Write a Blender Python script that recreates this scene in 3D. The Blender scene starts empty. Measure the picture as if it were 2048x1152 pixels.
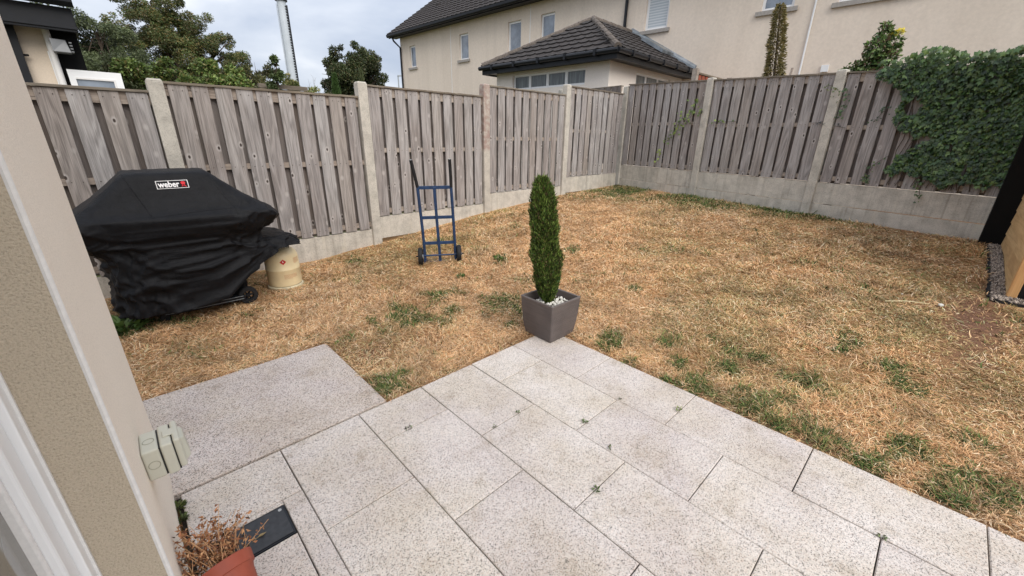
import bpy, bmesh, math, random
import numpy as np
from math import sin, cos, pi, radians, hypot, sqrt, atan2
from mathutils import Vector, Matrix, noise as mnoise
from mathutils.bvhtree import BVHTree

random.seed(7)
rng = np.random.default_rng(11)
SC = bpy.context.scene
COL = SC.collection

# ------------------------------------------------------------------ camera
CAM_H = 1.47
yaw, pitch, roll = radians(46.147), radians(20.656), radians(0.9086)
Fw = Vector((cos(pitch)*cos(yaw), cos(pitch)*sin(yaw), -sin(pitch)))
R0 = Vector((sin(yaw), -cos(yaw), 0)); U0 = R0.cross(Fw)
Rt = R0*cos(roll) + U0*sin(roll); Up = U0*cos(roll) - R0*sin(roll)
cd = bpy.data.cameras.new('camera'); cam = bpy.data.objects.new('camera', cd); COL.objects.link(cam)
cam.matrix_world = Matrix(((Rt.x, Up.x, -Fw.x, 0), (Rt.y, Up.y, -Fw.y, 0), (Rt.z, Up.z, -Fw.z, CAM_H), (0, 0, 0, 1)))
cd.sensor_width = 36; cd.lens = 36*807.636/2048; cd.clip_start = 0.02; cd.clip_end = 3000
SC.camera = cam

# ------------------------------------------------------------------ sky, sun, exposure
SUN_EL, SUN_AZ = radians(45), radians(258)      # azimuth counter-clockwise from +X of where the sun stands
w = bpy.data.worlds.new('World'); SC.world = w; w.use_nodes = True
nt = w.node_tree; nt.nodes.clear()
out = nt.nodes.new('ShaderNodeOutputWorld')
sky = nt.nodes.new('ShaderNodeTexSky'); sky.sky_type = 'NISHITA'; sky.sun_disc = False
sky.sun_elevation = SUN_EL; sky.sun_rotation = (pi/2 - SUN_AZ) % (2*pi)
bg1 = nt.nodes.new('ShaderNodeBackground'); bg1.inputs[1].default_value = 0.10
nt.links.new(sky.outputs[0], bg1.inputs[0])
tc = nt.nodes.new('ShaderNodeTexCoord')
mp = nt.nodes.new('ShaderNodeMapping'); mp.inputs['Scale'].default_value = (1.2, 1.2, 3.4)
nt.links.new(tc.outputs['Generated'], mp.inputs[0])
nz = nt.nodes.new('ShaderNodeTexNoise'); nz.inputs['Scale'].default_value = 2.2; nz.inputs['Detail'].default_value = 5
nz.inputs['Roughness'].default_value = 0.5; nz.inputs['Distortion'].default_value = 0.2
nt.links.new(mp.outputs[0], nz.inputs['Vector'])
cr = nt.nodes.new('ShaderNodeValToRGB')
cr.color_ramp.elements[0].position = 0.34; cr.color_ramp.elements[0].color = (0.44, 0.50, 0.62, 1)
cr.color_ramp.elements[1].position = 0.66; cr.color_ramp.elements[1].color = (0.92, 0.93, 0.96, 1)
e = cr.color_ramp.elements.new(0.52); e.color = (0.64, 0.685, 0.77, 1)
nt.links.new(nz.outputs[0], cr.inputs[0])
# overcast sky: brightness rises gently towards the zenith as in a real cloud layer
sx = nt.nodes.new('ShaderNodeSeparateXYZ'); nt.links.new(tc.outputs['Generated'], sx.inputs[0])
mr = nt.nodes.new('ShaderNodeMapRange'); mr.inputs[1].default_value = 0; mr.inputs[2].default_value = 1
mr.inputs[3].default_value = 0.485; mr.inputs[4].default_value = 0.88
nt.links.new(sx.outputs[2], mr.inputs[0])
bg2 = nt.nodes.new('ShaderNodeBackground')
nt.links.new(cr.outputs[0], bg2.inputs[0]); nt.links.new(mr.outputs[0], bg2.inputs[1])
mx = nt.nodes.new('ShaderNodeMixShader'); mx.inputs[0].default_value = 0.95
nt.links.new(bg1.outputs[0], mx.inputs[1]); nt.links.new(bg2.outputs[0], mx.inputs[2])
nt.links.new(mx.outputs[0], out.inputs[0])

sd = bpy.data.lights.new('sun', 'SUN'); sd.energy = 1.5; sd.angle = radians(50); sd.color = (1.0, 0.95, 0.88)
sun = bpy.data.objects.new('sun', sd); COL.objects.link(sun)
sv = Vector((cos(SUN_EL)*cos(SUN_AZ), cos(SUN_EL)*sin(SUN_AZ), sin(SUN_EL)))
sun.rotation_euler = sv.to_track_quat('Z', 'Y').to_euler(); sun.location = sv*30
SC.view_settings.view_transform = 'Standard'; SC.view_settings.look = 'None'
SC.view_settings.exposure = 1.13; SC.view_settings.gamma = 1.0
SC.view_settings.use_curve_mapping = False

# ------------------------------------------------------------------ node helper
class NB:
    def __init__(s, name):
        s.m = bpy.data.materials.new(name); s.m.use_nodes = True
        s.t = s.m.node_tree; s.t.nodes.clear()
        s.o = s.t.nodes.new('ShaderNodeOutputMaterial')
        s.b = s.t.nodes.new('ShaderNodeBsdfPrincipled'); s.t.links.new(s.b.outputs[0], s.o.inputs[0])
    def n(s, ty, **k):
        x = s.t.nodes.new('ShaderNode'+ty)
        for a, v in k.items(): setattr(x, a, v)
        return x
    def set(s, sock, v):
        if isinstance(v, bpy.types.NodeSocket): s.t.links.new(v, sock)
        else:
            try: sock.default_value = v
            except Exception: sock.default_value = (*v, 1.0)
    def obj(s, rnd=0.0):
        c = s.n('TexCoord').outputs['Object']
        if rnd:
            oi = s.n('ObjectInfo'); cx = s.n('CombineXYZ')
            s.set(cx.inputs[0], s.math('MULTIPLY', oi.outputs['Random'], 37.0*rnd))
            s.set(cx.inputs[1], s.math('MULTIPLY', oi.outputs['Random'], 91.0*rnd))
            s.set(cx.inputs[2], s.math('MULTIPLY', oi.outputs['Random'], 53.0*rnd))
            va = s.n('VectorMath', operation='ADD'); s.set(va.inputs[0], c); s.set(va.inputs[1], cx.outputs[0]); c = va.outputs[0]
        return c
    def world(s): return s.n('NewGeometry').outputs['Position']
    def map(s, v, sc, loc=(0, 0, 0), rot=(0, 0, 0)):
        m = s.n('Mapping'); s.set(m.inputs['Vector'], v); m.inputs['Scale'].default_value = sc
        m.inputs['Location'].default_value = loc; m.inputs['Rotation'].default_value = rot; return m.outputs[0]
    def noise(s, v, scale=5, detail=3, rough=0.5, dist=0.0):
        x = s.n('TexNoise'); s.set(x.inputs['Vector'], v); x.inputs['Scale'].default_value = scale
        x.inputs['Detail'].default_value = detail; x.inputs['Roughness'].default_value = rough
        x.inputs['Distortion'].default_value = dist; return x.outputs[0]
    def voro(s, v, scale=5, feature='F1', out=0, rnd=1.0):
        x = s.n('TexVoronoi', feature=feature); s.set(x.inputs['Vector'], v); x.inputs['Scale'].default_value = scale
        x.inputs['Randomness'].default_value = rnd; return x.outputs[out]
    def ramp(s, f, stops, interp='LINEAR'):
        r = s.n('ValToRGB'); s.set(r.inputs[0], f); r.color_ramp.interpolation = interp
        el = r.color_ramp.elements
        while len(el) < len(stops): el.new(0.5)
        for e_, (p, c) in zip(el, stops):
            e_.position = p; e_.color = (c, c, c, 1) if isinstance(c, (int, float)) else (*c, 1)
        return r.outputs[0]
    def math(s, op, a, b=None, c=None, clamp=False):
        m = s.n('Math', operation=op); m.use_clamp = clamp; s.set(m.inputs[0], a)
        if b is not None: s.set(m.inputs[1], b)
        if c is not None: s.set(m.inputs[2], c)
        return m.outputs[0]
    def mix(s, f, a, b, mode='MIX'):
        m = s.n('Mix', data_type='RGBA', blend_type=mode)
        s.set(m.inputs[0], f); s.set(m.inputs[6], a); s.set(m.inputs[7], b); return m.outputs[2]
    def bump(s, h, strength=0.4, dist=0.01):
        x = s.n('Bump'); s.set(x.inputs['Height'], h); x.inputs['Strength'].default_value = strength
        x.inputs['Distance'].default_value = dist; s.t.links.new(x.outputs[0], s.b.inputs['Normal'])
    def fin(s, col=None, rough=0.7, spec=None, metal=None):
        if col is not None: s.set(s.b.inputs['Base Color'], col)
        s.set(s.b.inputs['Roughness'], rough)
        if spec is not None: s.b.inputs['Specular IOR Level'].default_value = spec
        if metal is not None: s.b.inputs['Metallic'].default_value = metal
        return s.m

def simple(name, col, rough=0.6, spec=0.5, var=0.12, scale=30, bump=0.0, metal=0.0):
    b = NB(name); v = b.obj()
    n = b.noise(v, scale, 4)
    d = tuple(c*(1-var) for c in col); l = tuple(min(1, c*(1+var)) for c in col)
    c = b.ramp(n, [(0.3, d), (0.7, l)])
    if bump: b.bump(n, bump, 0.004)
    return b.fin(c, rough, spec, metal)

M = {}
def wood_mat(name, axis, dark, light, streak=1.0, knots=True):
    b = NB(name); v = b.obj(1.0)
    sc = [9.0, 9.0, 9.0]; sc[axis] = 0.75
    low = b.noise(b.map(v, tuple(sc)), 1.0, 2, 0.4, 0.5)
    band = b.math('SINE', b.math('MULTIPLY', low, 46.0))
    band = b.math('MULTIPLY_ADD', band, 0.5, 0.5)
    sf = [260.0, 260.0, 260.0]; sf[axis] = 5.0
    fine = b.noise(b.map(v, tuple(sf)), 1.0, 3, 0.6)
    g = b.math('ADD', b.math('MULTIPLY', band, 0.20), b.math('MULTIPLY', fine, 0.95))
    col = b.ramp(g, [(0.18, dark), (0.5, tuple((a+c)/2 for a, c in zip(dark, light))), (0.85, light)])
    # damp darkening and silvering in long blotches
    sb = [7.0, 7.0, 7.0]; sb[axis] = 1.6
    bl = b.noise(b.map(v, tuple(sb)), 1.0, 3)
    col = b.mix(b.ramp(bl, [(0.42, 0.0), (0.72, 0.55)]), col, b.mix(1.0, col, (0.66, 0.60, 0.56), 'MULTIPLY'))
    oi = b.n('ObjectInfo').outputs['Random']
    col = b.mix(b.ramp(oi, [(0.0, 0.0), (1.0, 0.5)]), col, b.mix(1.0, col, (0.70, 0.64, 0.62), 'MULTIPLY'))
    ov2 = b.math('FRACT', b.math('MULTIPLY', oi, 17.3))
    col = b.mix(b.ramp(ov2, [(0.55, 0.0), (1.0, 0.35)]), col, b.mix(1.0, col, (1.0, 0.90, 0.76), 'MULTIPLY'))
    h = g
    crk = [55.0, 55.0, 55.0]; crk[axis] = 0.9
    ck = b.noise(b.map(v, tuple(crk), (3, 1, 2)), 1.0, 2, 0.4)
    col = b.mix(b.ramp(ck, [(0.245, 0.8), (0.285, 0.0)]), col, (0.05, 0.04, 0.035))
    if knots:
        sk = [1.0, 1.0, 1.0]; sk[axis] = 0.62
        k = b.voro(b.map(v, tuple(sk)), 8.2)
        col = b.mix(b.ramp(k, [(0.075, 0.0), (0.12, 0.5), (0.22, 0.0)]), col, (0.55, 0.51, 0.48))
        col = b.mix(b.ramp(k, [(0.0, 0.97), (0.070, 0.92), (0.095, 0.0)]), col, (0.045, 0.032, 0.028))
    b.bump(h, 0.35, 0.003)
    return b.fin(col, 0.85, 0.2)
WD, WL = (0.115, 0.105, 0.101), (0.485, 0.46, 0.447)
M['board'] = wood_mat('weathered_board', 2, WD, WL)
M['backboard'] = wood_mat('damp_shaded_back_board', 2, (0.11, 0.095, 0.087), (0.25, 0.22, 0.205))  # browner damp wood, with the shade of the gaps put into the colour
M['rail'] = wood_mat('weathered_rail', 0, (0.20, 0.165, 0.14), (0.48, 0.42, 0.36), knots=False)
M['cap'] = wood_mat('mossy_cap_rail', 0, (0.075, 0.062, 0.048), (0.30, 0.265, 0.215), knots=False)
M['redboard'] = wood_mat('red_stained_board', 2, (0.20, 0.05, 0.03), (0.42, 0.13, 0.08), knots=False)
M['pine'] = wood_mat('treated_pine_cladding', 0, (0.46, 0.29, 0.13), (0.72, 0.50, 0.26), knots=False)
M['pine_post'] = wood_mat('treated_pine_post', 2, (0.50, 0.26, 0.10), (0.75, 0.45, 0.20), knots=False)

def concrete(name, base, streaks=False, red=False):
    b = NB(name); v = b.obj(1.0)
    n1 = b.noise(v, 7, 5, 0.6); n2 = b.noise(v, 90, 3, 0.6)
    d = tuple(c*0.72 for c in base); l = tuple(min(1, c*1.16) for c in base)
    col = b.ramp(n1, [(0.28, d), (0.55, base), (0.8, l)])
    col = b.mix(b.ramp(n2, [(0.35, 0.35), (0.5, 0.0)]), col, (0.16, 0.145, 0.125))
    if streaks:
        s_ = b.noise(b.map(v, (16, 16, 0.25)), 1.0, 4, 0.65)
        m_ = b.noise(v, 3.0, 3)
        col = b.mix(b.math('MULTIPLY', b.ramp(s_, [(0.50, 0.0), (0.66, 0.42)]), b.ramp(m_, [(0.35, 0.25), (0.6, 1.0)])), col, (0.17, 0.145, 0.115))
        dp = b.noise(b.map(v, (9, 9, 1.2), (4, 2, 7)), 1.0, 4)
        col = b.mix(b.ramp(dp, [(0.60, 0.0), (0.75, 0.5)]), col, (0.62, 0.56, 0.44))
    if red:
        z = b.n('SeparateXYZ'); b.set(z.inputs[0], b.n('TexCoord').outputs['Object'])
        f = b.math('MULTIPLY', b.ramp(z.outputs[2], [(0.95, 0.0), (1.0, 0.85)]), b.ramp(b.noise(v, 18, 4), [(0.35, 0.2), (0.6, 1.0)]))
        f = b.math('MULTIPLY', f, 0.6)
        col = b.mix(f, col, (0.22, 0.085, 0.075))
    b.bump(b.math('ADD', n2, n1), 0.35, 0.004)
    return b.fin(col, 0.9, 0.2)
M['post'] = concrete('concrete_post', (0.52, 0.485, 0.425))
M['redpost'] = concrete('concrete_post_red', (0.50, 0.46, 0.40), red=True)
M['gravelboard'] = concrete('concrete_gravel_board', (0.56, 0.52, 0.455), streaks=True)

def granite(name, base, dark, warm, dens=1.0, seam=True):
    b = NB(name); v = b.obj(0.3)
    vo = b.voro(v, 265, out=1)                       # cell colour
    s_ = b.n('SeparateColor'); b.set(s_.inputs[0], vo)
    n = b.noise(v, 330, 3, 0.7)
    f = b.math('ADD', b.math('MULTIPLY', s_.outputs[0], 0.65), b.math('MULTIPLY', n, 0.6))
    col = b.ramp(f, [(0.25*dens, dark), (0.37*dens, tuple(x*0.60 for x in base)), (0.50, base), (0.86, tuple(min(1, x*1.25) for x in base))])
    col = b.mix(b.ramp(s_.outputs[1], [(0.80, 0.0), (0.86, 0.55)]), col, warm)
    big = b.noise(b.world(), 2.6, 4, 0.6)
    col = b.mix(b.ramp(big, [(0.40, 0.0), (0.62, 0.65)]), col, b.mix(1.0, col, (0.83, 0.79, 0.70), 'MULTIPLY'))
    cool = b.noise(b.map(b.world(), (1, 1, 1), (3, 17, 2)), 2.1, 4, 0.6)
    col = b.mix(b.ramp(cool, [(0.45, 0.0), (0.65, 0.55)]), col, b.mix(1.0, col, (0.84, 0.82, 0.86), 'MULTIPLY'))
    st = b.noise(b.map(b.world(), (1, 1, 1), (5, 9, 2)), 6.0, 5, 0.65)
    col = b.mix(b.ramp(st, [(0.56, 0.0), (0.72, 0.60)]), col, b.mix(1.0, col, (0.62, 0.57, 0.48), 'MULTIPLY'))
    sp = b.noise(b.map(b.world(), (1, 1, 1), (9, 2, 5)), 30.0, 4, 0.7)
    col = b.mix(b.ramp(sp, [(0.66, 0.0), (0.74, 0.5)]), col, b.mix(1.0, col, (0.55, 0.50, 0.42), 'MULTIPLY'))
    oi = b.n('ObjectInfo').outputs['Random']
    col = b.mix(b.ramp(oi, [(0.0, 0.0), (1.0, 0.75)]), col, b.mix(1.0, col, (0.86, 0.84, 0.85), 'MULTIPLY'))
    b.bump(n, 0.25, 0.002)
    return b.fin(col, 0.75, 0.3)
M['granite'] = granite('granite_slab', (0.555, 0.51, 0.47), (0.075, 0.070, 0.066), (0.56, 0.45, 0.38))
M['granite2'] = granite('worn_granite_slab', (0.52, 0.465, 0.42), (0.055, 0.05, 0.046), (0.50, 0.38, 0.32), 1.16)

def stucco(name, base, bs, scale, fleck=0.25):
    b = NB(name); v = b.world()
    n = b.noise(v, scale, 3, 0.6); m_ = b.noise(v, 1.3, 4)
    col = b.ramp(n, [(0.3, tuple(x*(1-fleck) for x in base)), (0.5, base), (0.75, tuple(min(1, x*1.07) for x in base))])
    col = b.mix(b.ramp(m_, [(0.4, 0.0), (0.75, 0.22)]), col, b.mix(1.0, col, (0.86, 0.83, 0.80), 'MULTIPLY'))
    b.bump(n, bs, 0.006)
    return b.fin(col, 0.92, 0.15)
M['render_near'] = stucco('cream_render', (0.87, 0.785, 0.675), 0.35, 260, 0.14)
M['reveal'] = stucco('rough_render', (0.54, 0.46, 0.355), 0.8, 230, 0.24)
def add_streaks(m_, amt):
    t = m_.node_tree; bs = [q for q in t.nodes if q.type == 'BSDF_PRINCIPLED'][0]; src = bs.inputs['Base Color'].links[0].from_socket
    g_ = t.nodes.new('ShaderNodeNewGeometry'); mp_ = t.nodes.new('ShaderNodeMapping'); mp_.inputs['Scale'].default_value = (2.4, 2.4, .12); t.links.new(g_.outputs['Position'], mp_.inputs[0])
    n_ = t.nodes.new('ShaderNodeTexNoise'); n_.inputs['Scale'].default_value = 1.0; n_.inputs['Detail'].default_value = 6; t.links.new(mp_.outputs[0], n_.inputs['Vector'])
    r_ = t.nodes.new('ShaderNodeValToRGB'); r_.color_ramp.elements[0].position = .48; r_.color_ramp.elements[0].color = (1, 1, 1, 1); r_.color_ramp.elements[1].position = .75; r_.color_ramp.elements[1].color = (1-amt, 1-amt*1.05, 1-amt*1.1, 1); t.links.new(n_.outputs[0], r_.inputs[0])
    x_ = t.nodes.new('ShaderNodeMix'); x_.data_type = 'RGBA'; x_.blend_type = 'MULTIPLY'; x_.inputs[0].default_value = 1; t.links.new(src, x_.inputs[6]); t.links.new(r_.outputs[0], x_.inputs[7]); t.links.new(x_.outputs[2], bs.inputs['Base Color'])
M['render_house'] = stucco('beige_render', (0.76, 0.655, 0.55), 0.5, 14, 0.05)
add_streaks(M['render_house'], .075)
M['render_ext'] = stucco('pale_render', (0.80, 0.73, 0.66), 0.3, 40, 0.04)
M['render_nb'] = stucco('neighbour_render', (0.66, 0.56, 0.45), 0.3, 60, 0.05)
M['upvc'] = simple('white_upvc', (0.80, 0.80, 0.80), 0.35, 0.5, 0.03, 5)
M['bead'] = simple('white_corner_bead', (0.74, 0.72, 0.70), 0.6, 0.3, 0.06, 90)
M['sill'] = simple('grey_concrete_sill', (0.36, 0.33, 0.30), 0.85, 0.2, 0.12, 25)
M['black'] = simple('black_painted_trim', (0.009, 0.010, 0.013), 0.4, 0.3, 0.2, 10)
M['blackwood'] = simple('black_timber', (0.004, 0.004, 0.004), 0.8, 0.2, 0.2, 10)
M['rubber'] = simple('black_rubber', (0.014, 0.014, 0.015), 0.7, 0.3, 0.2, 30)
M['gap'] = simple('dark_jointing_sand', (0.05, 0.042, 0.035), 1.0, 0.1, 0.3, 60)
M['blue'] = simple('blue_painted_steel', (0.010, 0.034, 0.092), 0.42, 0.5, 0.35, 18, 0.2)
M['socket'] = simple('grey_green_plastic', (0.50, 0.49, 0.41), 0.45, 0.5, 0.04, 8)
M['socketseal'] = simple('black_seal', (0.01, 0.01, 0.01), 0.6)
M['socketring'] = simple('moulded_ring', (0.30, 0.29, 0.22), 0.6)
M['soil'] = simple('potting_soil', (0.05, 0.035, 0.025), 1.0, 0.1, 0.5, 80, 0.8)
M['pebble'] = simple('white_pebble', (0.62, 0.60, 0.55), 0.6, 0.4, 0.25, 20)
M['steel'] = simple('zinc_screw', (0.45, 0.45, 0.44), 0.4, 0.5, 0.1, 30, metal=0.7)
M['mast'] = simple('white_mast', (0.47, 0.51, 0.55), 0.5, 0.5, 0.08, 2)
M['lampgrey'] = simple('galvanised_grey', (0.28, 0.30, 0.31), 0.5, 0.5, 0.08, 5)
M['lightgrey'] = simple('grey_lamp_housing', (0.17, 0.175, 0.18), 0.5, 0.5, 0.08, 5)
M['lead'] = simple('lead_flashing', (0.20, 0.225, 0.25), 0.6, 0.4, 0.35, 5)
M['tank'] = simple('cream_cylinder_paint', (0.82, 0.68, 0.42), 0.42, 0.5, 0.07, 9)
M['tankdirty'] = simple('faded_foot_ring', (0.62, 0.55, 0.38), 0.7, 0.3, 0.2, 25)
M['redprint'] = simple('red_hazard_print', (0.50, 0.012, 0.016), 0.5)
M['whiteprint'] = simple('white_print', (0.82, 0.80, 0.78), 0.6, 0.3, 0.02)
M['orangeprint'] = simple('faded_orange_print', (0.62, 0.36, 0.20), 0.6, 0.3, 0.1)
M['darkprint'] = simple('black_print', (0.012, 0.012, 0.013), 0.8, 0.2)
M['logored'] = simple('red_print', (0.62, 0.02, 0.03), 0.6, 0.3, 0.03)
M['blind'] = None
b = NB('striped_roller_blind'); v = b.obj()
zz = b.n('SeparateXYZ'); b.set(zz.inputs[0], v)
f = b.math('FRACT', b.math('MULTIPLY', zz.outputs[2], 14.0))
col = b.ramp(f, [(0.0, (0.55, 0.58, 0.60)), (0.45, (0.66, 0.68, 0.69)), (0.5, (0.40, 0.45, 0.49)), (0.95, (0.46, 0.50, 0.53))])
M['blind'] = b.fin(col, 0.5, 0.5)
b = NB('window_glass'); v = b.world()
n = b.noise(v, 1.7, 4)
b.b.inputs['Coat Weight'].default_value = 0.6
M['glass'] = b.fin(b.ramp(n, [(0.35, (0.06, 0.08, 0.11)), (0.65, (0.26, 0.30, 0.36))]), 0.04, 1.0)
b = NB('near_door_glass')
M['doorglass'] = b.fin((0.16, 0.15, 0.13), 0.05, 0.8)
b = NB('net_curtain'); v = b.world()
M['curtain'] = b.fin(b.ramp(b.noise(b.map(v, (30, 30, 2)), 1.0, 3), [(0.35, (0.05, 0.06, 0.065)), (0.65, (0.16, 0.18, 0.185))]), 0.3, 0.8)

b = NB('black_cover_fabric'); v = b.obj()
n = b.noise(v, 700, 2); n2 = b.noise(v, 16, 4, 0.6, 0.6)
b.bump(b.math('ADD', b.math('MULTIPLY', n, 0.10), n2), 0.5, 0.012)
b.b.inputs['Sheen Weight'].default_value = 0.03; b.b.inputs['Sheen Roughness'].default_value = 0.4
M['cover'] = b.fin(b.ramp(n2, [(0.3, (0.005, 0.005, 0.006)), (0.7, (0.009, 0.009, 0.0105))]), 0.5, 0.14)

b = NB('terracotta_plastic'); v = b.obj()
M['terracotta'] = b.fin(b.ramp(b.noise(v, 14, 5), [(0.3, (0.25, 0.055, 0.032)), (0.7, (0.34, 0.082, 0.048))]), 0.55, 0.3)
b = NB('grey_brown_planter'); v = b.obj()
sc_ = b.noise(b.map(v, (5, 5, 260)), 1.0, 3, 0.6); n = b.noise(v, 6, 3)
col = b.ramp(n, [(0.3, (0.098, 0.082, 0.078)), (0.7, (0.135, 0.113, 0.106))])
col = b.mix(b.ramp(sc_, [(0.35, 0.35), (0.55, 0.0)]), col, (0.06, 0.05, 0.048))
b.bump(sc_, 0.6, 0.004)
M['planter'] = b.fin(col, 0.6, 0.35)
M['planterrim'] = simple('planter_rim', (0.125, 0.105, 0.098), 0.55, 0.35, 0.08, 20)
b = NB('cast_black_cover'); v = b.obj()
n = b.noise(v, 45, 5)
b.bump(n, 0.3, 0.002)
M['hatch'] = b.fin(b.ramp(n, [(0.3, (0.018, 0.019, 0.022)), (0.7, (0.035, 0.037, 0.042))]), 0.55, 0.5)
b = NB('roof_tile'); v = b.world(); oi = b.n('ObjectInfo').outputs['Random']
n = b.noise(v, 9, 5, 0.65)
col = b.ramp(n, [(0.3, (0.026, 0.023, 0.022)), (0.7, (0.062, 0.054, 0.051))])
col = b.mix(b.ramp(oi, [(0.0, 0.0), (1.0, 0.4)]), col, (0.04, 0.034, 0.033))
b.bump(n, 0.4, 0.006)
M['tile'] = b.fin(col, 0.85, 0.25)
M['hip'] = simple('hip_tile', (0.125, 0.105, 0.09), 0.9, 0.2, 0.35, 22, 0.4)
M['bark'] = simple('bark', (0.085, 0.065, 0.05), 0.9, 0.1, 0.35, 14, 0.5)
M['deadtwig'] = simple('pale_dead_wood', (0.26, 0.25, 0.25), 0.9, 0.1, 0.15, 14)

def attr_mat(name, rough=0.75, trans=0.15, spec=0.25):
    b = NB(name); a = b.n('Attribute', attribute_name='tint')
    b.fin(a.outputs['Color'], rough, spec)
    if trans:
        tr = b.n('BsdfTranslucent'); b.set(tr.inputs[0], a.outputs['Color'])
        ms = b.n('MixShader'); ms.inputs[0].default_value = trans
        b.t.links.new(b.b.outputs[0], ms.inputs[1]); b.t.links.new(tr.outputs[0], ms.inputs[2])
        b.t.links.new(ms.outputs[0], b.o.inputs[0])
    return b.m
M['leaf'] = attr_mat('leaf', 0.5, 0.22, 0.45)
M['ivyleaf'] = attr_mat('ivy_leaf', 0.42, 0.12, 0.5)
M['grass'] = attr_mat('grass_blade', 0.8, 0.18, 0.2)
b = NB('lawn_thatch'); a = b.n('Attribute', attribute_name='tint'); v = b.world()
n = b.noise(v, 120, 4, 0.7); n2 = b.noise(v, 420, 2, 0.7)
col = b.mix(1.0, a.outputs['Color'], b.ramp(n, [(0.3, 0.45), (0.7, 1.45)]), 'MULTIPLY')
col = b.mix(1.0, col, b.ramp(n2, [(0.3, 0.6), (0.7, 1.35)]), 'MULTIPLY')
b.bump(n, 0.9, 0.015)
M['lawn'] = b.fin(col, 0.95, 0.1)
b = NB('rough_ground'); v = b.world()
M['ground'] = b.fin(b.ramp(b.noise(v, 1.5, 6, 0.7), [(0.3, (0.07, 0.085, 0.035)), (0.7, (0.16, 0.13, 0.07))]), 0.95, 0.1)
M['gravel'] = attr_mat('gravel', 0.85, 0.0, 0.2)

# ------------------------------------------------------------------ mesh helpers
class MB:
    def __init__(s): s.v = []; s.f = []
    def quad(s, a, b_, c_, d_):
        i = len(s.v); s.v += [tuple(a), tuple(b_), tuple(c_), tuple(d_)]; s.f.append((i, i+1, i+2, i+3)); return s
    def poly(s, pts):
        i = len(s.v); s.v += [tuple(p) for p in pts]; s.f.append(tuple(range(i, i+len(pts)))); return s
    def hexa(s, p):  # 8 pts: bottom 4 ccw, top 4 ccw
        i = len(s.v); s.v += [tuple(q) for q in p]
        s.f += [(i+3, i+2, i+1, i), (i+4, i+5, i+6, i+7), (i, i+1, i+5, i+4), (i+1, i+2, i+6, i+5), (i+2, i+3, i+7, i+6), (i+3, i, i+4, i+7)]
        return s
    def box(s, x0, x1, y0, y1, z0, z1):
        return s.hexa([(x0, y0, z0), (x1, y0, z0), (x1, y1, z0), (x0, y1, z0), (x0, y0, z1), (x1, y0, z1), (x1, y1, z1), (x0, y1, z1)])
    def tube(s, pts, rad, seg=8, caps=True):
        n = len(pts); rr = rad if isinstance(rad, (list, tuple)) else [rad]*n
        i0 = len(s.v); P = [Vector(p) for p in pts]; u = None
        for k in range(n):
            t = (P[min(k+1, n-1)]-P[max(k-1, 0)]).normalized()
            if u is None: u = t.orthogonal().normalized()
            else: u = (u - t*u.dot(t)).normalized()
            w_ = t.cross(u)
            for j in range(seg):
                a = 2*pi*j/seg; s.v.append(tuple(P[k] + (u*cos(a)+w_*sin(a))*rr[k]))
        for k in range(n-1):
            for j in range(seg):
                a = i0+k*seg+j; b2 = i0+k*seg+(j+1) % seg
                s.f.append((a, b2, b2+seg, a+seg))
        if caps:
            s.f.append(tuple(i0+j for j in reversed(range(seg)))); s.f.append(tuple(i0+(n-1)*seg+j for j in range(seg)))
        return s
    def lathe(s, prof, seg=32, o=(0, 0, 0), close=False):
        i0 = len(s.v)
        for r, z in prof:
            for j in range(seg):
                a = 2*pi*j/seg; s.v.append((o[0]+r*cos(a), o[1]+r*sin(a), o[2]+z))
        for k in range(len(prof)-1):
            for j in range(seg):
                a = i0+k*seg+j; b2 = i0+k*seg+(j+1) % seg; s.f.append((a, b2, b2+seg, a+seg))
        if close:
            s.f.append(tuple(i0+j for j in reversed(range(seg)))); s.f.append(tuple(i0+(len(prof)-1)*seg+j for j in range(seg)))
        return s
    def xf(s, mtx, start=0):
        for i in range(start, len(s.v)): s.v[i] = tuple(mtx @ Vector(s.v[i]))
        return s
    def mesh(s, name, mat, smooth=False):
        m = bpy.data.meshes.new(name); m.from_pydata(s.v, [], s.f); m.validate()
        m.materials.append(mat)
        if smooth:
            m.polygons.foreach_set('use_smooth', [True]*len(m.polygons))
        return m
    def build(s, name, mat, parent=None, smooth=False, bevel=0.0, seg=2):
        o = bpy.data.objects.new(name, s.mesh(name, mat, smooth)); COL.objects.link(o)
        if smooth: o.data.set_sharp_from_angle(angle=radians(38))
        if parent: o.parent = parent
        if bevel:
            bm = o.modifiers.new('bevel', 'BEVEL'); bm.width = bevel; bm.segments = seg; bm.limit_method = 'ANGLE'
            bm.angle_limit = radians(35)
        return o

def tag(o, label=None, cat=None, group=None, kind=None):
    if label: o['label'] = label
    if cat: o['category'] = cat
    if group: o['group'] = group
    if kind: o['kind'] = kind
    return o
def thing(name, label, cat, loc=(0, 0, 0), rz=0.0, group=None):
    o = bpy.data.objects.new(name, None); o.empty_display_size = 0.1; COL.objects.link(o)
    o.location = loc; o.rotation_euler = (0, 0, rz); return tag(o, label, cat, group)
def inst(name, mesh, parent, loc=(0, 0, 0), rot=(0, 0, 0), sc=(1, 1, 1)):
    o = bpy.data.objects.new(name, mesh); COL.objects.link(o); o.parent = parent
    o.location = loc; o.rotation_euler = rot; o.scale = sc; return o

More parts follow.
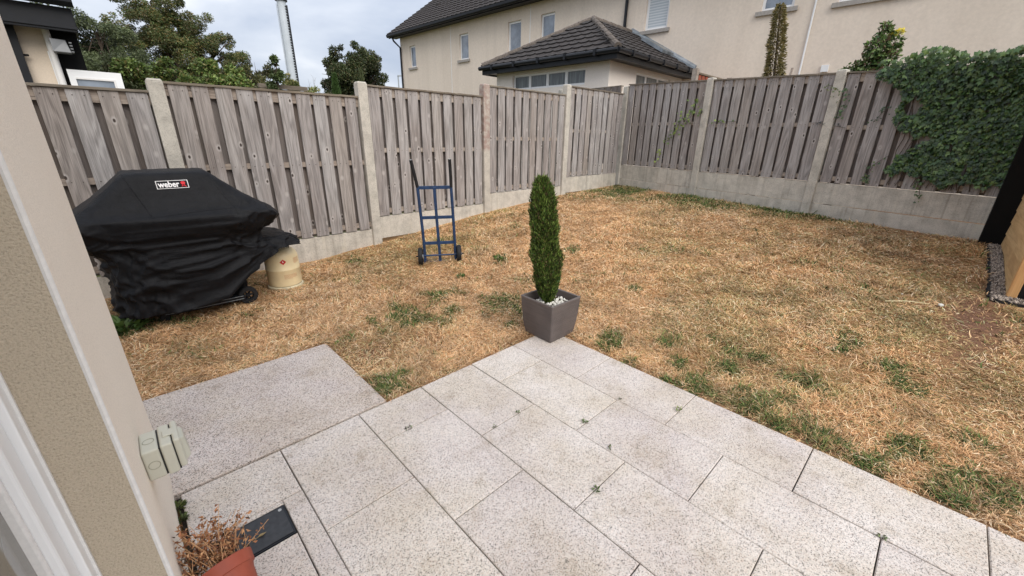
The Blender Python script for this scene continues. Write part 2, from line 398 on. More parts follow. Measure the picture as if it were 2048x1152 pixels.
def np_mesh(name, V, Fs, mat, tint=None, parent=None, smooth=False, uniform=3):
    """V (n,3); Fs (m,uniform) int; tint per-vertex (n,3)."""
    me = bpy.data.meshes.new(name); nV, nF = len(V), len(Fs)
    me.vertices.add(nV); me.vertices.foreach_set('co', np.ascontiguousarray(V, dtype=np.float32).ravel())
    me.loops.add(nF*uniform); me.loops.foreach_set('vertex_index', np.ascontiguousarray(Fs, dtype=np.int32).ravel())
    me.polygons.add(nF); me.polygons.foreach_set('loop_start', np.arange(nF, dtype=np.int32)*uniform)
    if tint is not None:
        at = me.attributes.new('tint', 'FLOAT_COLOR', 'POINT')
        c = np.ones((nV, 4), np.float32); c[:, :3] = tint; at.data.foreach_set('color', c.ravel())
    me.materials.append(mat); me.update(calc_edges=True)
    if smooth: me.polygons.foreach_set('use_smooth', [True]*nF)
    o = bpy.data.objects.new(name, me); COL.objects.link(o)
    if parent: o.parent = parent
    return o

_grid = {}
def vnoise(x, y, scale, seed=0):
    if seed not in _grid: _grid[seed] = np.random.default_rng(seed+100).random((64, 64))
    g = _grid[seed]; x = np.asarray(x)*scale+31.7; y = np.asarray(y)*scale+17.3
    xi = np.floor(x).astype(int); yi = np.floor(y).astype(int); fx = x-xi; fy = y-yi
    fx = fx*fx*(3-2*fx); fy = fy*fy*(3-2*fy)
    a = g[xi % 64, yi % 64]; b_ = g[(xi+1) % 64, yi % 64]; c_ = g[xi % 64, (yi+1) % 64]; d_ = g[(xi+1) % 64, (yi+1) % 64]
    return (a*(1-fx)+b_*fx)*(1-fy)+(c_*(1-fx)+d_*fx)*fy
def fbm(x, y, scale, seed=0, oct=3):
    s_ = 0; a = 1; t = 0
    for k in range(oct): s_ = s_+a*vnoise(x, y, scale*2**k, seed+k); t += a; a *= 0.55
    return s_/t

# ------------------------------------------------------------------ terrain
def tz(x, y):
    x = np.asarray(x, float); y = np.asarray(y, float)
    s_ = np.clip((y-2)/2.5, 0, 1); s_ = s_*s_*(3-2*s_)
    A = np.interp(x, [1.5, 2.38, 4.31, 6.24, 8.17], [-.012, .066, .28, .41, .47])
    B = np.interp(x, [2.27, 3.2, 4.3, 6.2, 8], [-.015, .07, .21, .39, .46])
    return A*s_+B*(1-s_)
def tzs(x, y): return float(tz(x, y))
def lump(x, y):
    out_ = (x < -0.13) & (y < 2.1)
    edge = np.minimum(np.abs(y-1.93), np.abs(x-2.27))
    return (fbm(x, y, 3.0, 40)-0.5)*0.03*np.clip(edge*4, 0, 1)
def gz(x, y): return tz(x, y)+lump(np.asarray(x, float), np.asarray(y, float))
def on_patio(x, y, m=0.0):
    x = np.asarray(x); y = np.asarray(y)
    return ((x < 2.27+m) & (y < 1.93+m)) | ((x < 0.855+m) & (x > -1.6) & (y < 2.89+m) & (y > 1.9))

# green cover: tufts and patches (x, y, radius)
GREEN = [(-.25, 4.25, .28), (0.15, 4.0, .12), (1.48, 2.91, .22), (1.63, 2.76, .16), (2.03, 3.12, .16), (2.34, 2.53, .22), (3.05, 3.38, .08),
         (3.4, 1.82, .08), (.93, 2.06, .14), (1.05, 2.12, .09), (2.69, 1.14, .12), (2.52, .95, .10), (2.40, .78, .13), (2.69, .67, .11), (2.41, .46, .15),
         (2.55, .36, .10), (3.5, .2, .12), (3.36, -.08, .12), (3.2, -.13, .12), (2.37, .11, .12), (2.59, -.21, .13), (2.84, -.45, .11),
         (2.53, -.42, .13), (2.49, -.53, .15), (2.35, -.35, .11), (2.95, .55, .09), (2.85, .30, .10), (3.0, .9, .06), (1.01, 2.84, .06),
         (2.9, .75, .07), (2.35, 2.15, .12), (2.1, 2.2, .07), (1.9, 2.75, .08), (2.2, 3.0, .07), (0.8, 3.05, .07), (3.8, 2.9, .1),
         (2.46, 1.45, .12), (1.55, 3.1, .12), (2.3, .92, .05), (2.55, 2.05, .12), (1.85, 4.7, .1), (2.9, 4.4, .08), (2.33, .3, .10), (2.33, -.1, .09), (2.34, .62, .09), (2.33, 1.2, .06)]
def greenness(x, y):
    x = np.asarray(x, float); y = np.asarray(y, float)
    wob = (0.45+0.95*vnoise(x, y, 9, 5))*(.55+.8*vnoise(x, y, 23, 6))
    g = np.zeros_like(x)
    for (a, b_, r) in GREEN:
        d = np.hypot(x-a, y-b_)/r/wob; g = np.maximum(g, np.clip(1.35-d, 0, 1))
    # band along the far fence
    fx = 8.17-(5.09-y)*0.2138
    d = fx-x
    band = np.clip(1.25-d/(0.5+1.5*np.clip((y-1.2)/3.4, 0, 1)), 0, 1)*np.clip((y-0.2)/1.5, 0, 1)
    g = np.maximum(g, band*np.clip(fbm(x, y, 2.2, 9)*2.4-0.45, 0, 1)*1.1)
    g = np.maximum(g, np.clip((fbm(x, y, 3.3, 21)-0.70)*4, 0, .3))
    return np.clip(g, 0, 1)
def baresoil(x, y):
    x = np.asarray(x, float); y = np.asarray(y, float)
    n = 0.6+0.8*vnoise(x, y, 7, 61)
    g = np.clip(1.3-np.hypot((x-4.45)/1.0, (y+.42)/.28)/n, 0, 1)
    g = np.maximum(g, np.clip(1.3-np.hypot((x-1.03)/.20, (y-2.55)/.32)/n, 0, 1)*0.8)
    g = np.maximum(g, np.clip(1.3-np.hypot((x-1.45)/.2, (y-2.45)/.2)/n, 0, 1)*0.6)
    g = np.maximum(g, np.clip(1.3-np.hypot((x-2.95)/.25, (y-.68)/.16)/n, 0, 1)*0.45)
    g = np.maximum(g, np.clip(1.0-np.abs(x-2.30)/.045, 0, 1)*(y < 2.0)*0.75)
    g = np.maximum(g, np.clip(1.0-np.abs(y-1.965)/.04, 0, 1)*((x > .83) & (x < 2.3))*0.75)
    g = np.maximum(g, np.clip(1.0-np.abs(x-0.89)/.05, 0, 1)*((y > 1.9) & (y < 2.9))*0.75)
    fx = 8.17-(5.09-y)*0.2138
    g = np.maximum(g, np.clip(1.1-(fx-x)/.5, 0, 1)*(y < 1.6)*0.5)
    return np.clip(g, 0, 1)
def terrain_color(x, y):
    g = greenness(x, y)[:, None]; s_ = baresoil(x, y)[:, None]
    n = fbm(x, y, 1.6, 3)[:, None]
    dry = np.array([.44, .25, .115])*(0.75+0.5*n)
    c = dry*(1-g)+np.array([.06, .065, .025])*g
    far = np.clip((np.asarray(x)-4)/2, 0, 1)[:, None]
    soil = np.array([.22, .12, .078])*(1-.0*far)
    return c*(1-s_)+soil*s_
gx = np.arange(-1.7, 8.6, 0.045); gy = np.arange(-2.2, 5.35, 0.045)
X, Y = np.meshgrid(gx, gy, indexing='ij'); nx, ny = X.shape
xf_, yf_ = X.ravel(), Y.ravel()
Z = gz(xf_, yf_); Z = np.where(on_patio(xf_, yf_, -0.015), -0.055, Z)
idx = np.arange(nx*ny).reshape(nx, ny)
Q = np.stack([idx[:-1, :-1], idx[1:, :-1], idx[1:, 1:], idx[:-1, 1:]], -1).reshape(-1, 4)
lawn = np_mesh('lawn', np.stack([xf_, yf_, Z], 1), Q, M['lawn'], terrain_color(xf_, yf_), uniform=4, smooth=True)
tag(lawn, 'dried out yellow brown back garden lawn sloping up to the fences', kind='structure')
gr = MB(); gr.box(-600, 600, -600, 600, -0.5, -0.3)
tag(gr.build('ground', M['ground']), 'rough ground of the plots beyond the garden', kind='structure')

# ------------------------------------------------------------------ grass blades
def blades(N, region, dens_fn, col_fn, lean, length, width, name, label, height_off=0.0):
    x0, x1, y0, y1 = region
    P = []; tot = 0
    while tot < N:
        k = N*2
        px = rng.uniform(x0, x1, k); py = rng.uniform(y0, y1, k)
        d = np.hypot(px, py)
        keep = rng.random(k) < dens_fn(px, py)*np.clip((2.4/np.maximum(d, 1.6))**1.5, 0, 1)
        keep &= ~on_patio(px, py, 0.004)
        keep &= ~((px < -0.14) & (py < 2.15))
        fx = 8.17-(5.09-py)*0.2138
        keep &= (px < fx-0.03) & (py < 5.06)
        keep &= ~((px > 4.85) & (py < -.47))
        # only what the lens and a step to the side could see
        az = np.degrees(np.arctan2(py, px)); keep &= (az > -16) & (az < 100)
        P.append(np.stack([px[keep], py[keep]], 1)); tot += keep.sum()
    P = np.concatenate(P)[:N]; x, y = P[:, 0], P[:, 1]; n = len(x)
    d = np.hypot(x, y)
    z = gz(x, y)-0.004+height_off*rng.random(n)
    pf = fbm(x, y, 2.6, 44)
    a = fbm(x, y, 2.3, 91)*16+rng.normal(0, 1.7, n); ln = rng.uniform(*length, n)*(.50+.75*pf)*np.where(rng.random(n) < .03, 1.7, 1); wd = rng.uniform(*width, n)*np.clip(d/3.0, 0.75, 1.9)
    le = np.radians(np.clip(rng.uniform(*lean, n)+(.5-pf)*40, 5, 88)); le2 = le+np.radians(rng.uniform(5, 45, n))
    dx, dy = np.cos(a), np.sin(a)
    turn = rng.normal(0, 0.5, n); dx2, dy2 = np.cos(a+turn), np.sin(a+turn)
    sxv, syv = -dy, dx
    L1 = ln*0.5; L2 = ln*0.5
    b0 = np.stack([x, y, z], 1)
    mid = b0+np.stack([dx*np.sin(le)*L1, dy*np.sin(le)*L1, np.cos(le)*L1], 1)
    tip = mid+np.stack([dx2*np.sin(le2)*L2, dy2*np.sin(le2)*L2, np.cos(le2)*L2], 1)
    gtip = gz(tip[:, 0], tip[:, 1]); tip[:, 2] = np.maximum(tip[:, 2], gtip+0.004)
    bad = on_patio(tip[:, 0], tip[:, 1], -0.05)
    side = np.stack([sxv, syv, rng.normal(0, .3, n)], 1)*wd[:, None]*0.5
    V = np.stack([b0-side, b0+side, mid-side*0.85, mid+side*0.85, tip], 1).reshape(-1, 3)
    base = np.arange(n)[:, None]*5
    T = np.concatenate([base+np.array([0, 1, 3]), base+np.array([0, 3, 2]), base+np.array([2, 3, 4])], 1).reshape(-1, 3)
    c = col_fn(x, y, n)
    tint = np.repeat(c, 5, axis=0)
    tint = tint*np.tile(np.array([.60, .60, 1, 1, 1.15]), n)[:, None]  # dark roots, bright tips: shade between the blades put into the tint
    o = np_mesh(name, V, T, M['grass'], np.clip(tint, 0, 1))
    return tag(o, label, kind='stuff')
PAL = np.array([[.82, .56, .32], [.68, .41, .21], [.92, .72, .49], [.50, .29, .145], [.78, .50, .27], [.60, .35, .17], [.26, .16, .08]])
PW = np.array([.24, .2, .14, .12, .16, .08, .06])
def drycol(x, y, n):
    c = PAL[rng.choice(len(PAL), n, p=PW)]
    v1 = fbm(x, y, 1.4, 13)[:, None]; v2 = fbm(x, y, 6, 17)[:, None]
    c = c*(0.56+0.90*v2)*(np.array([1.05, .98, .9])*(1-v1)+np.array([.97, 1.02, 1.1])*v1)
    g = greenness(x, y)[:, None]
    gm = rng.random((n, 1)) < g*0.40
    gc = np.array([.17, .18, .07])*rng.uniform(.6, 1.5, (n, 1))
    olive = (rng.random((n, 1)) < 0.08+0.75*np.clip(fbm(x, y, .9, 77)-.45, 0, 1)[:, None]*2)
    c = np.where(olive, c*np.array([.55, .68, .55]), c)
    return np.where(gm, gc, c)
blades(390000, (-1.6, 8.1, -1.6, 5.06), lambda x, y: (1-0.90*baresoil(x, y)-0.25*greenness(x, y))*np.clip(.30+1.5*(fbm(x, y, 4.2, 63)-.22), .18, 1), drycol, (48, 86), (.030, .080), (.0019, .0040),
       'dry_grass', 'straw coloured dried grass covering the lawn', 0.02)
def grcol(x, y, n):
    c = np.array([[.055, .085, .022], [.085, .12, .035], [.035, .06, .022], [.13, .15, .05]])[rng.choice(4, n)]
    return c*rng.uniform(.9, 2.1, (n, 1))
blades(19000, (-1.6, 8.1, -1.6, 5.06), lambda x, y: np.clip(greenness(x, y)*1.2-.15, 0, 1)*np.clip((vnoise(x, y, 34, 8)-.30)*3, 0, 1)+0.006, grcol, (20, 75), (.03, .085), (.0035, .008),
       'green_grass', 'patches of surviving green grass and weeds in the dry lawn', 0.012)

# ------------------------------------------------------------------ patio
patio = MB(); patio.box(-.13, 2.262, -1.9, 1.922, -0.2, -0.022); patio.box(-1.3, .85, 1.94, 2.882, -.2, -.022)
patio = patio.build('patio', M['gap']); tag(patio, 'pale speckled granite slab patio laid in staggered rows', kind='structure')
def slab(x0, x1, y0, y1, mat='granite', z=0.0, label=None, g=None):
    if g is None: g = random.uniform(.0012, .0034)
    x0 += g; x1 -= g; y0 += g; y1 -= g; c = 0.003
    cx, cy = (x0+x1)/2, (y0+y1)/2; hx, hy = (x1-x0)/2, (y1-y0)/2
    m = MB()
    r = [(-1, -1), (1, -1), (1, 1), (-1, 1)]
    m.v = [(a*hx, b_*hy, -.03) for a, b_ in r]+[(a*hx, b_*hy, -c) for a, b_ in r]+[(a*(hx-c), b_*(hy-c), 0) for a, b_ in r]
    for k in range(4):
        j = (k+1) % 4; m.f += [(k, j, j+4, k+4), (k+4, j+4, j+8, k+8)]
    m.f.append((8, 9, 10, 11))
    o = m.build('slab', M[mat], patio); o.location = (cx, cy, z+random.uniform(-.0012, .0012))
    o.rotation_euler = (random.uniform(-.0015, .0015), random.uniform(-.0015, .0015), random.uniform(-.002, .002))
    if label: o['label'] = label
    return o
XC = [0.278, 0.676, 1.074, 1.473, 1.870, 2.268]
JT = [[1.33, .72, .116, -.485, -1.09, -1.7], [1.632, 1.022, .412, -.19, -.80, -1.4]]
for k in range(5):
    ys = [1.926]+[y for y in JT[k % 2]]
    for a, b_ in zip(ys[:-1], ys[1:]): slab(XC[k], XC[k+1], b_, a)
# column against the house wall, cut round the inspection cover
slab(-.118, .278, 1.60, 1.926, label='slab at the house wall above the inspection cover')
slab(.196, .278, 1.02, 1.60); slab(-.118, -.01, 1.02, 1.60); slab(-.01, .196, 1.02, 1.40)
slab(-.01, .196, 1.575, 1.60, g=.001)
for a, b_ in [(1.02, .42), (.42, -.18), (-.18, -.8)]: slab(-.118, .278, b_, a)
slab(-1.25, .852, 1.936, 2.885, 'granite2', 0.001, label='large worn slab beside the house corner')

hc = thing('inspection_cover', 'black rectangular inspection cover let into the patio by the terracotta pot', 'drain cover', (.095, 1.487, 0))
MB().box(-.098, .098, -.085, .085, -.03, -.001).build('frame', M['black'], hc)
MB().box(-.090, .090, -.077, .077, -.0005, .003).build('lid', M['hatch'], hc, bevel=.0015)
for sx_, sy_ in ((-.075, -.062), (.078, .062)):
    MB().lathe([(0.001, .0045), (.003, .0035), (.0035, .0045), (.0065, .0045), (.007, .003)], 12, (sx_, sy_, 0)).build('screw', M['steel'], hc)
lf = MB(); lf.quad((-.012, .0, .006), (.006, -.006, .010), (.022, .004, .007), (.0, .008, .009)); lf.tube([(-.03, -.008, .006), (-.012, 0, .007), (.0, .002, .008)], .0012, 5)
o = lf.build('dry_leaf', simple('dry_leaf_brown', (.25, .18, .08))); o.location = (.085, 1.47, 0)
tag(o, 'small curled dry leaf lying on the black inspection cover', 'leaf')

# ------------------------------------------------------------------ house wall beside the camera
WX = -.137; CY = 2.09; JY = 1.13
hw = thing('house_wall', 'cream rendered house wall rising at the left edge of the photo', 'house wall', (WX, CY, 0))
def H(p): return p
m = MB(); m.box(WX-.30, WX, JY+.012, CY, 0, 4.2); o = m.build('wall', M['render_near'], None); o.parent = hw; o.matrix_parent_inverse = Matrix.Translation((-WX, -CY, 0))
def hpart(mb, name, mat, **k):
    o = mb.build(name, mat, None, **k); o.parent = hw; o.matrix_parent_inverse = Matrix.Translation((-WX, -CY, 0)); return o
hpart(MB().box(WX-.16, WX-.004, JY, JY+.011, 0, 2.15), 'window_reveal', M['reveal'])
hpart(MB().tube([(WX-.001, JY+.004, 0), (WX-.001, JY+.004, 1.1), (WX-.0005, JY+.0035, 2.15)], .0062, 8), 'corner_bead', M['bead'])
hpart(MB().box(WX-2.5, WX-.301, CY-.3, CY-.004, 0, 4.2), 'return_wall', M['render_near'])
hpart(MB().box(WX-.3, WX, -1.2, JY-.002, 2.15, 4.2), 'wall_above_door', M['render_near'])
# door frame (upvc), recessed
fx = -.245
hpart(MB().box(fx-.07, fx, JY-.045, JY-.001, .02, 2.14), 'door_frame', M['upvc'], bevel=.003)
hpart(MB().box(fx-.0025, fx+.0045, JY-.010, JY-.0015, .02, 2.13), 'sealant', M['bead'])
s_ = MB(); s_.box(fx-.065, fx-.012, JY-.112, JY-.047, .07, 2.10)
hpart(s_, 'door_sash', M['upvc'], bevel=.006)
hpart(MB().box(fx-.05, fx-.026, JY-.130, JY-.113, .1, 2.08), 'glazing_bead', M['bead'], bevel=.004)
hpart(MB().box(fx-.046, fx-.040, JY-1.0, JY-.131, .1, 2.08), 'glass_pane', M['doorglass'])
hpart(MB().box(WX-.25, WX+.01, -.6, JY-.002, -.02, .02), 'door_threshold', M['upvc'])

# ------------------------------------------------------------------ outdoor socket
so = thing('outdoor_socket', 'grey green weatherproof socket box screwed to the cream house wall', 'socket', (WX, 1.41, .48))
MB().box(0.001, .042, 0, .115, 0, .104).build('back_box', M['socket'], so, bevel=.006, seg=3)
MB().box(.041, .0465, .004, .111, .003, .101).build('seal', M['socketseal'], so)
MB().box(.0455, .074, -.002, .117, -.002, .108).build('front_box', M['socket'], so, bevel=.006, seg=3)
MB().box(.0765, .094, -.001, .116, .008, .112).build('lid', M['socket'], so, bevel=.006, seg=3)
MB().box(.073, .078, .003, .112, .004, .104).build('lid_seal', M['socketseal'], so)
m = MB(); m.hexa([(.093, .02, .012), (.108, .03, .02), (.108, .085, .02), (.093, .095, .012), (.093, .02, .10), (.104, .03, .092), (.104, .085, .092), (.093, .095, .10)])
m.build('lid_boss', M['socket'], so, bevel=.003)
MB().box(.056, .088, .040, .075, .1075, .1125).build('hinge', M['socket'], so, bevel=.0015)
for (cx_, cy_, cz_, rot) in ((.022, .055, .1043, Matrix.Identity(4)), (.022, -.0003, .052, Matrix.Rotation(pi/2, 4, 'X'))):
    m = MB(); m.lathe([(.0125, 0), (.0130, .0008), (.0140, .0008), (.0145, 0)], 24); m.xf(Matrix.Translation((cx_, cy_, cz_)) @ rot)
    m.build('knockout_ring', M['socketring'], so)

# ------------------------------------------------------------------ fences
def board_mesh(w_, t_, h, seed, mat='board'):
    r = random.Random(seed); m = MB(); n = 4
    c = .003
    rows = []
    for k in range(n+1):
        z = h*k/n; jx = r.uniform(-.0018, .0018); jy = r.uniform(-.0025, .0025)
        rows.append([(-w_/2+jx, -t_/2+jy+c, z), (-w_/2+c+jx, -t_/2+jy, z), (w_/2-c+jx, -t_/2+jy, z), (w_/2+jx, -t_/2+jy+c, z), (w_/2+jx, t_/2+jy, z), (-w_/2+jx, t_/2+jy, z)])
    for rw in rows: m.v += rw
    for k in range(n):
        for j in range(6):
            a = k*6+j; b_ = k*6+(j+1) % 6; m.f.append((a, b_, b_+6, a+6))
    m.f.append(tuple(range(5, -1, -1))); m.f.append(tuple(n*6+j for j in range(6)))
    return m.mesh('board', M[mat])
_bm = {}
def bmesh_for(w_, h, mat='board'):
    key = (round(w_, 3), round(h, 3), mat)
    if key not in _bm: _bm[key] = [board_mesh(w_, .017, h, i*13+int(h*100), mat) for i in range(4)]
    return random.choice(_bm[key])
NAILM = simple('rusty_nail_head', (.05, .035, .03), .7)
def fence_bay(root, s0, s1, zb, zt0, zt1, nb=10, bw=.139, phase=0.0):
    """panel between posts at s0..s1 (fence-local x), bottom zb, tops zt0->zt1. -y is the garden side."""
    L = s1-s0; slope = (zt1-zt0)/L
    top = lambda s: zt0+slope*(s-s0)-.02
    rb = MB()
    for zz_, hh in ((zb+.03, .06), ((zb+(zt0+zt1)/2)/2-.02+.035, .055)):
        rb.box(s0+.002, s1-.002, -.012, .028, zz_, zz_+hh)
    rb.hexa([(s0+.002, -.012, top(s0)-.10), (s1-.002, -.012, top(s1)-.10), (s1-.002, .028, top(s1)-.10), (s0+.002, .028, top(s0)-.10),
             (s0+.002, -.012, top(s0)-.001), (s1-.002, -.012, top(s1)-.001), (s1-.002, .028, top(s1)-.001), (s0+.002, .028, top(s0)-.001)])
    pn = rb.build('fence_panel', M['rail'], root)
    cp = MB(); n = 8
    for k in range(n):
        a = s0+L*k/n; b_ = s0+L*(k+1)/n; za = top(a)+random.uniform(0, .003); ja = random.uniform(-.003, .003)
        cp.hexa([(a, -.043+ja, za), (b_, -.043+ja, top(b_)), (b_, .043, top(b_)), (a, .043, za), (a, -.043+ja, za+.02), (b_, -.043+ja, top(b_)+.02+ja*.5), (b_, .043, top(b_)+.02), (a, .043, za+.02)])
    cp.build('cap_rail', M['cap'], pn)
    pitch_ = L/nb
    nl = MB()
    for k in range(nb):
        sc_ = s0+pitch_*(k+.5)+phase+random.uniform(-.006, .006); h = top(sc_)-zb-.002
        o = inst('board', bmesh_for(bw, round(h, 2)), pn, (sc_, -.021, zb+.001), (0, random.uniform(-.003, .003), pi*0), (random.uniform(.94, 1.06), 1, 1))
        for zz_ in (zb+.06, (zb+(zt0+zt1)/2)/2+.04, top(sc_)-.05):
            for q in (-.035, .035):
                nl.box(sc_+q-.0035, sc_+q+.0035, -.0312, -.028, zz_-.0035, zz_+.0035)
    for k in range(nb+1):
        sc_ = s0+pitch_*k+phase; wdt = bw
        if k == 0: sc_ += .045
        if k == nb: sc_ -= .045
        h = top(sc_)-zb-.004
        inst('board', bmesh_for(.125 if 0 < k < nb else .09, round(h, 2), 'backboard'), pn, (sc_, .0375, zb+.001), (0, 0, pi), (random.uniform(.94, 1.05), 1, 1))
    o = nl.build('nails', NAILM, pn); o['kind'] = 'stuff'
    return pn
def conc_post(root, s, z0, z1, mat='post', w_=.118):
    m = MB(); h = z1-z0; y0, y1 = -.062, .05
    m.box(-w_/2, w_/2, y0, y1, -.5, h-.02)
    m.hexa([(-w_/2, y0, h-.02), (w_/2, y0, h-.02), (w_/2, y1, h-.02), (-w_/2, y1, h-.02), (-w_/2+.012, y0+.012, h), (w_/2-.012, y0+.012, h), (w_/2-.012, y1-.012, h), (-w_/2+.012, y1-.012, h)])
    o = m.build('concrete_post', M[mat], root, bevel=.006); o.location = (s, 0, z0); return o
def gboard(root, s0, s1, z0, z1):
    m = MB(); c = .006; h = z1-z0-.006
    m.box(0, s1-s0, -.022, .022, 0, h)
    o = m.build('gravel_board', M['gravelboard'], root, bevel=.004); o.location = (s0, 0, z0); return o

BAY = 1.93; PW_ = .058
# left fence: local x = s from X=-1.48 , y' = +Y
lf_ = thing('left_fence', 'grey hit and miss board fence running behind the black covered barbecue and blue truck', 'fence', (0, 5.155, 0), 0, 'panel and concrete post garden fences')
lx = [-1.48, .45, 2.38, 4.31, 6.24, 8.12]
tops = [1.80, 1.885, 2.02, 2.175, 2.325]; gts = [.20, .28, .43, .585, .735]
ptop = [1.80, 1.90, 2.045, 2.185, 2.34]
for i in range(5):
    a, b_ = lx[i]+PW_, lx[i+1]-PW_
    fence_bay(lf_, a, b_, gts[i]+.003, tops[i], tops[i], phase=.0)
    gboard(lf_, a-.015, b_+.015, gts[i]-.30, gts[i])
    zg = tzs(lx[i], 5.05)
    conc_post(lf_, lx[i], 0 if i < 2 else zg, ptop[i], 'redpost' if i == 3 else 'post')
# make the red paint reach the upper half of that post only
# right fence
ang = .2110
rf = thing('right_fence', 'grey board fence with double concrete gravel boards under the house, ivy at one end', 'fence', (8.19, 5.13, 0), -pi/2-ang, 'panel and concrete post garden fences')
for i in range(4):
    s0, s1 = BAY*i+PW_, BAY*(i+1)-PW_
    f_ = lambda s: 2.505-.046*s
    fence_bay(rf, s0, s1, .915, f_(s0), f_(s1), phase=0)
    gboard(rf, s0-.015, s1+.015, .31, .612); gboard(rf, s0-.015, s1+.015, .615, .912)
pz = [2.47, 2.445, 2.36, 2.30, 2.22]
for i in range(5): conc_post(rf, BAY*i+.0, .42, pz[i])
# boundary carrying on past the corner between the two neighbours
nf = thing('neighbour_fence', 'length of fence carrying on behind the far garden corner below the white windows', 'fence', (8.22, 5.24, 0), pi/2-ang*.6, 'panel and concrete post garden fences')
fence_bay(nf, .05, 1.83, .9, 2.50, 2.50); conc_post(nf, 1.93, .4, 2.55)
# cross fence with red boards
cf = thing('red_fence', 'short red stained board fence against the beige house wall behind the garden fence', 'fence', (9.2, 4.2, 0), 0)
zt = 2.76
pn = MB().box(.1, 3.6, 0, .03, zt-.09, zt-.03).box(.1, 3.6, 0, .03, 1.2, 1.27).build('fence_panel', M['rail'], cf)
bmr = MB().box(-.06, .06, -.02, -.001, 0, 1.7).mesh('board', M['redboard'])
for k in range(20): inst('board', bmr, pn, (.2+k*.172, 0, zt-1.74))
MB().box(.05, 3.65, -.035, .045, zt-.03, zt).build('cap_rail', M['cap'], pn)
for s in (.0, 1.85): MB().box(s-.05, s+.05, -.05, .05, -.3, zt+.06).build('post', M['rail'], cf)

# ------------------------------------------------------------------ terraced house behind
hang = radians(2.6)
hu = Vector((-sin(hang), cos(hang), 0)); hn = Vector((-cos(hang), -sin(hang), 0)); HO = Vector((13.1, 6.0, 0))
# local frame of house roots: x = -s direction?  keep x = s, y = inward (away from the camera), z up
HM = Matrix(((hu.x, -hn.x, 0, HO.x), (hu.y, -hn.y, 0, HO.y), (0, 0, 1, 0), (0, 0, 0, 1)))
def house_root(name, label, cat):
    o = bpy.data.objects.new(name, None); COL.objects.link(o); o.empty_display_size = .3
    # mirrored frame: bake the transform into vertices instead and put the root at the base
    o.location = HO; return tag(o, label, cat)
def hb(mb, name, mat, root, **k):
    mb.xf(HM); mb.v = [(v[0]-HO.x, v[1]-HO.y, v[2]) for v in mb.v]
    mb.f = [tuple(reversed(f_)) for f_ in mb.f]      # mirrored frame flips the winding
    return mb.build(name, mat, root, **k)
def wall_holes(mb, a0, a1, z0, z1, holes, y=0, depth=.12, axis='x'):
    xs = sorted({a0, a1, *[h[0] for h in holes], *[h[1] for h in holes]}); zs = sorted({z0, z1, *[h[2] for h in holes], *[h[3] for h in holes]})
    P = (lambda a, d, z: (a, y+d, z)) if axis == 'x' else (lambda a, d, z: (y+d, a, z))
    for xa, xb in zip(xs[:-1], xs[1:]):
        for za, zb in zip(zs[:-1], zs[1:]):
            cx_, cz_ = (xa+xb)/2, (za+zb)/2
            if any(h[0] < cx_ < h[1] and h[2] < cz_ < h[3] for h in holes): continue
            mb.quad(P(xa, 0, za), P(xb, 0, za), P(xb, 0, zb), P(xa, 0, zb))
    for (xa, xb, za, zb) in holes:
        mb.quad(P(xa, 0, za), P(xa, depth, za), P(xa, depth, zb), P(xa, 0, zb)); mb.quad(P(xb, 0, za), P(xb, 0, zb), P(xb, depth, zb), P(xb, depth, za))
        mb.quad(P(xa, 0, za), P(xb, 0, za), P(xb, depth, za), P(xa, depth, za)); mb.quad(P(xa, 0, zb), P(xa, depth, zb), P(xb, depth, zb), P(xb, 0, zb))
hs = house_root('terraced_house', 'long two storey beige rendered terrace with dark tiled roof', 'house')
EZ = 6.12
wins = [(14.27, 14.80, 4.68, 5.66), (10.18, 10.80, 4.64, 5.66), (7.03, 7.74, 4.63, 5.68), (5.37, 6.03, 4.64, 5.68), (1.06, 1.80, 4.575, 5.75), (-2.20, -1.46, 4.575, 5.75), (-4.6, -3.1, 4.50, 5.75)]
m = MB(); wall_holes(m, -14, 15.62, -.4, EZ, wins)
m.quad((15.62, 0, -.4), (15.62, 7, -.4), (15.62, 7, EZ), (15.62, 0, EZ)); m.poly([(15.62, 0, EZ), (15.62, 7, EZ), (15.62, 3.5, EZ+2.5)])
m.quad((-14, 7, -.4), (15.62, 7, -.4), (15.62, 7, EZ), (-14, 7, EZ)); m.quad((-14, 0, -.4), (-14, 7, -.4), (-14, 7, EZ), (-14, 0, EZ))
hb(m, 'wall', M['render_house'], hs)
def window(root, xa, xb, za, zb, y=0, fw=.07, glass='glass', sill=True, blind=False, mull=(), lip=.07, builder=None):
    B = builder or (lambda mb, n, mt, par, **k: hb(mb, n, mt, par, **k))
    yf = y+.07
    m = MB(); m.box(xa, xb, yf, yf+.05, za, za+fw); m.box(xa, xb, yf, yf+.05, zb-fw, zb); m.box(xa, xa+fw, yf, yf+.05, za+fw, zb-fw); m.box(xb-fw, xb, yf, yf+.05, za+fw, zb-fw)
    for q in mull: m.box(q-.042, q+.042, yf, yf+.05, za+fw, zb-fw)
    fr = B(m, 'window', M['upvc'], root)
    edges = [xa+fw]+[q for mm in mull for q in (mm-.042, mm+.042)]+[xb-fw]
    for a, b_ in zip(edges[::2], edges[1::2]):
        pm = MB(); pm.box(a, b_, yf+.02, yf+.03, za+fw, zb-fw)
        p = B(pm, 'pane', M['blind'] if blind else M[glass], None); p.parent = fr
    if sill:
        sm = MB(); sm.box(xa-.10, xb+.10, y-lip, y+.065, za-.10, za-.003)
        p = B(sm, 'sill', M['sill'], None); p.parent = fr
    return fr
for i, (a, b_, c_, d_) in enumerate(wins): window(hs, a, b_, c_, d_, blind=(i == 4))
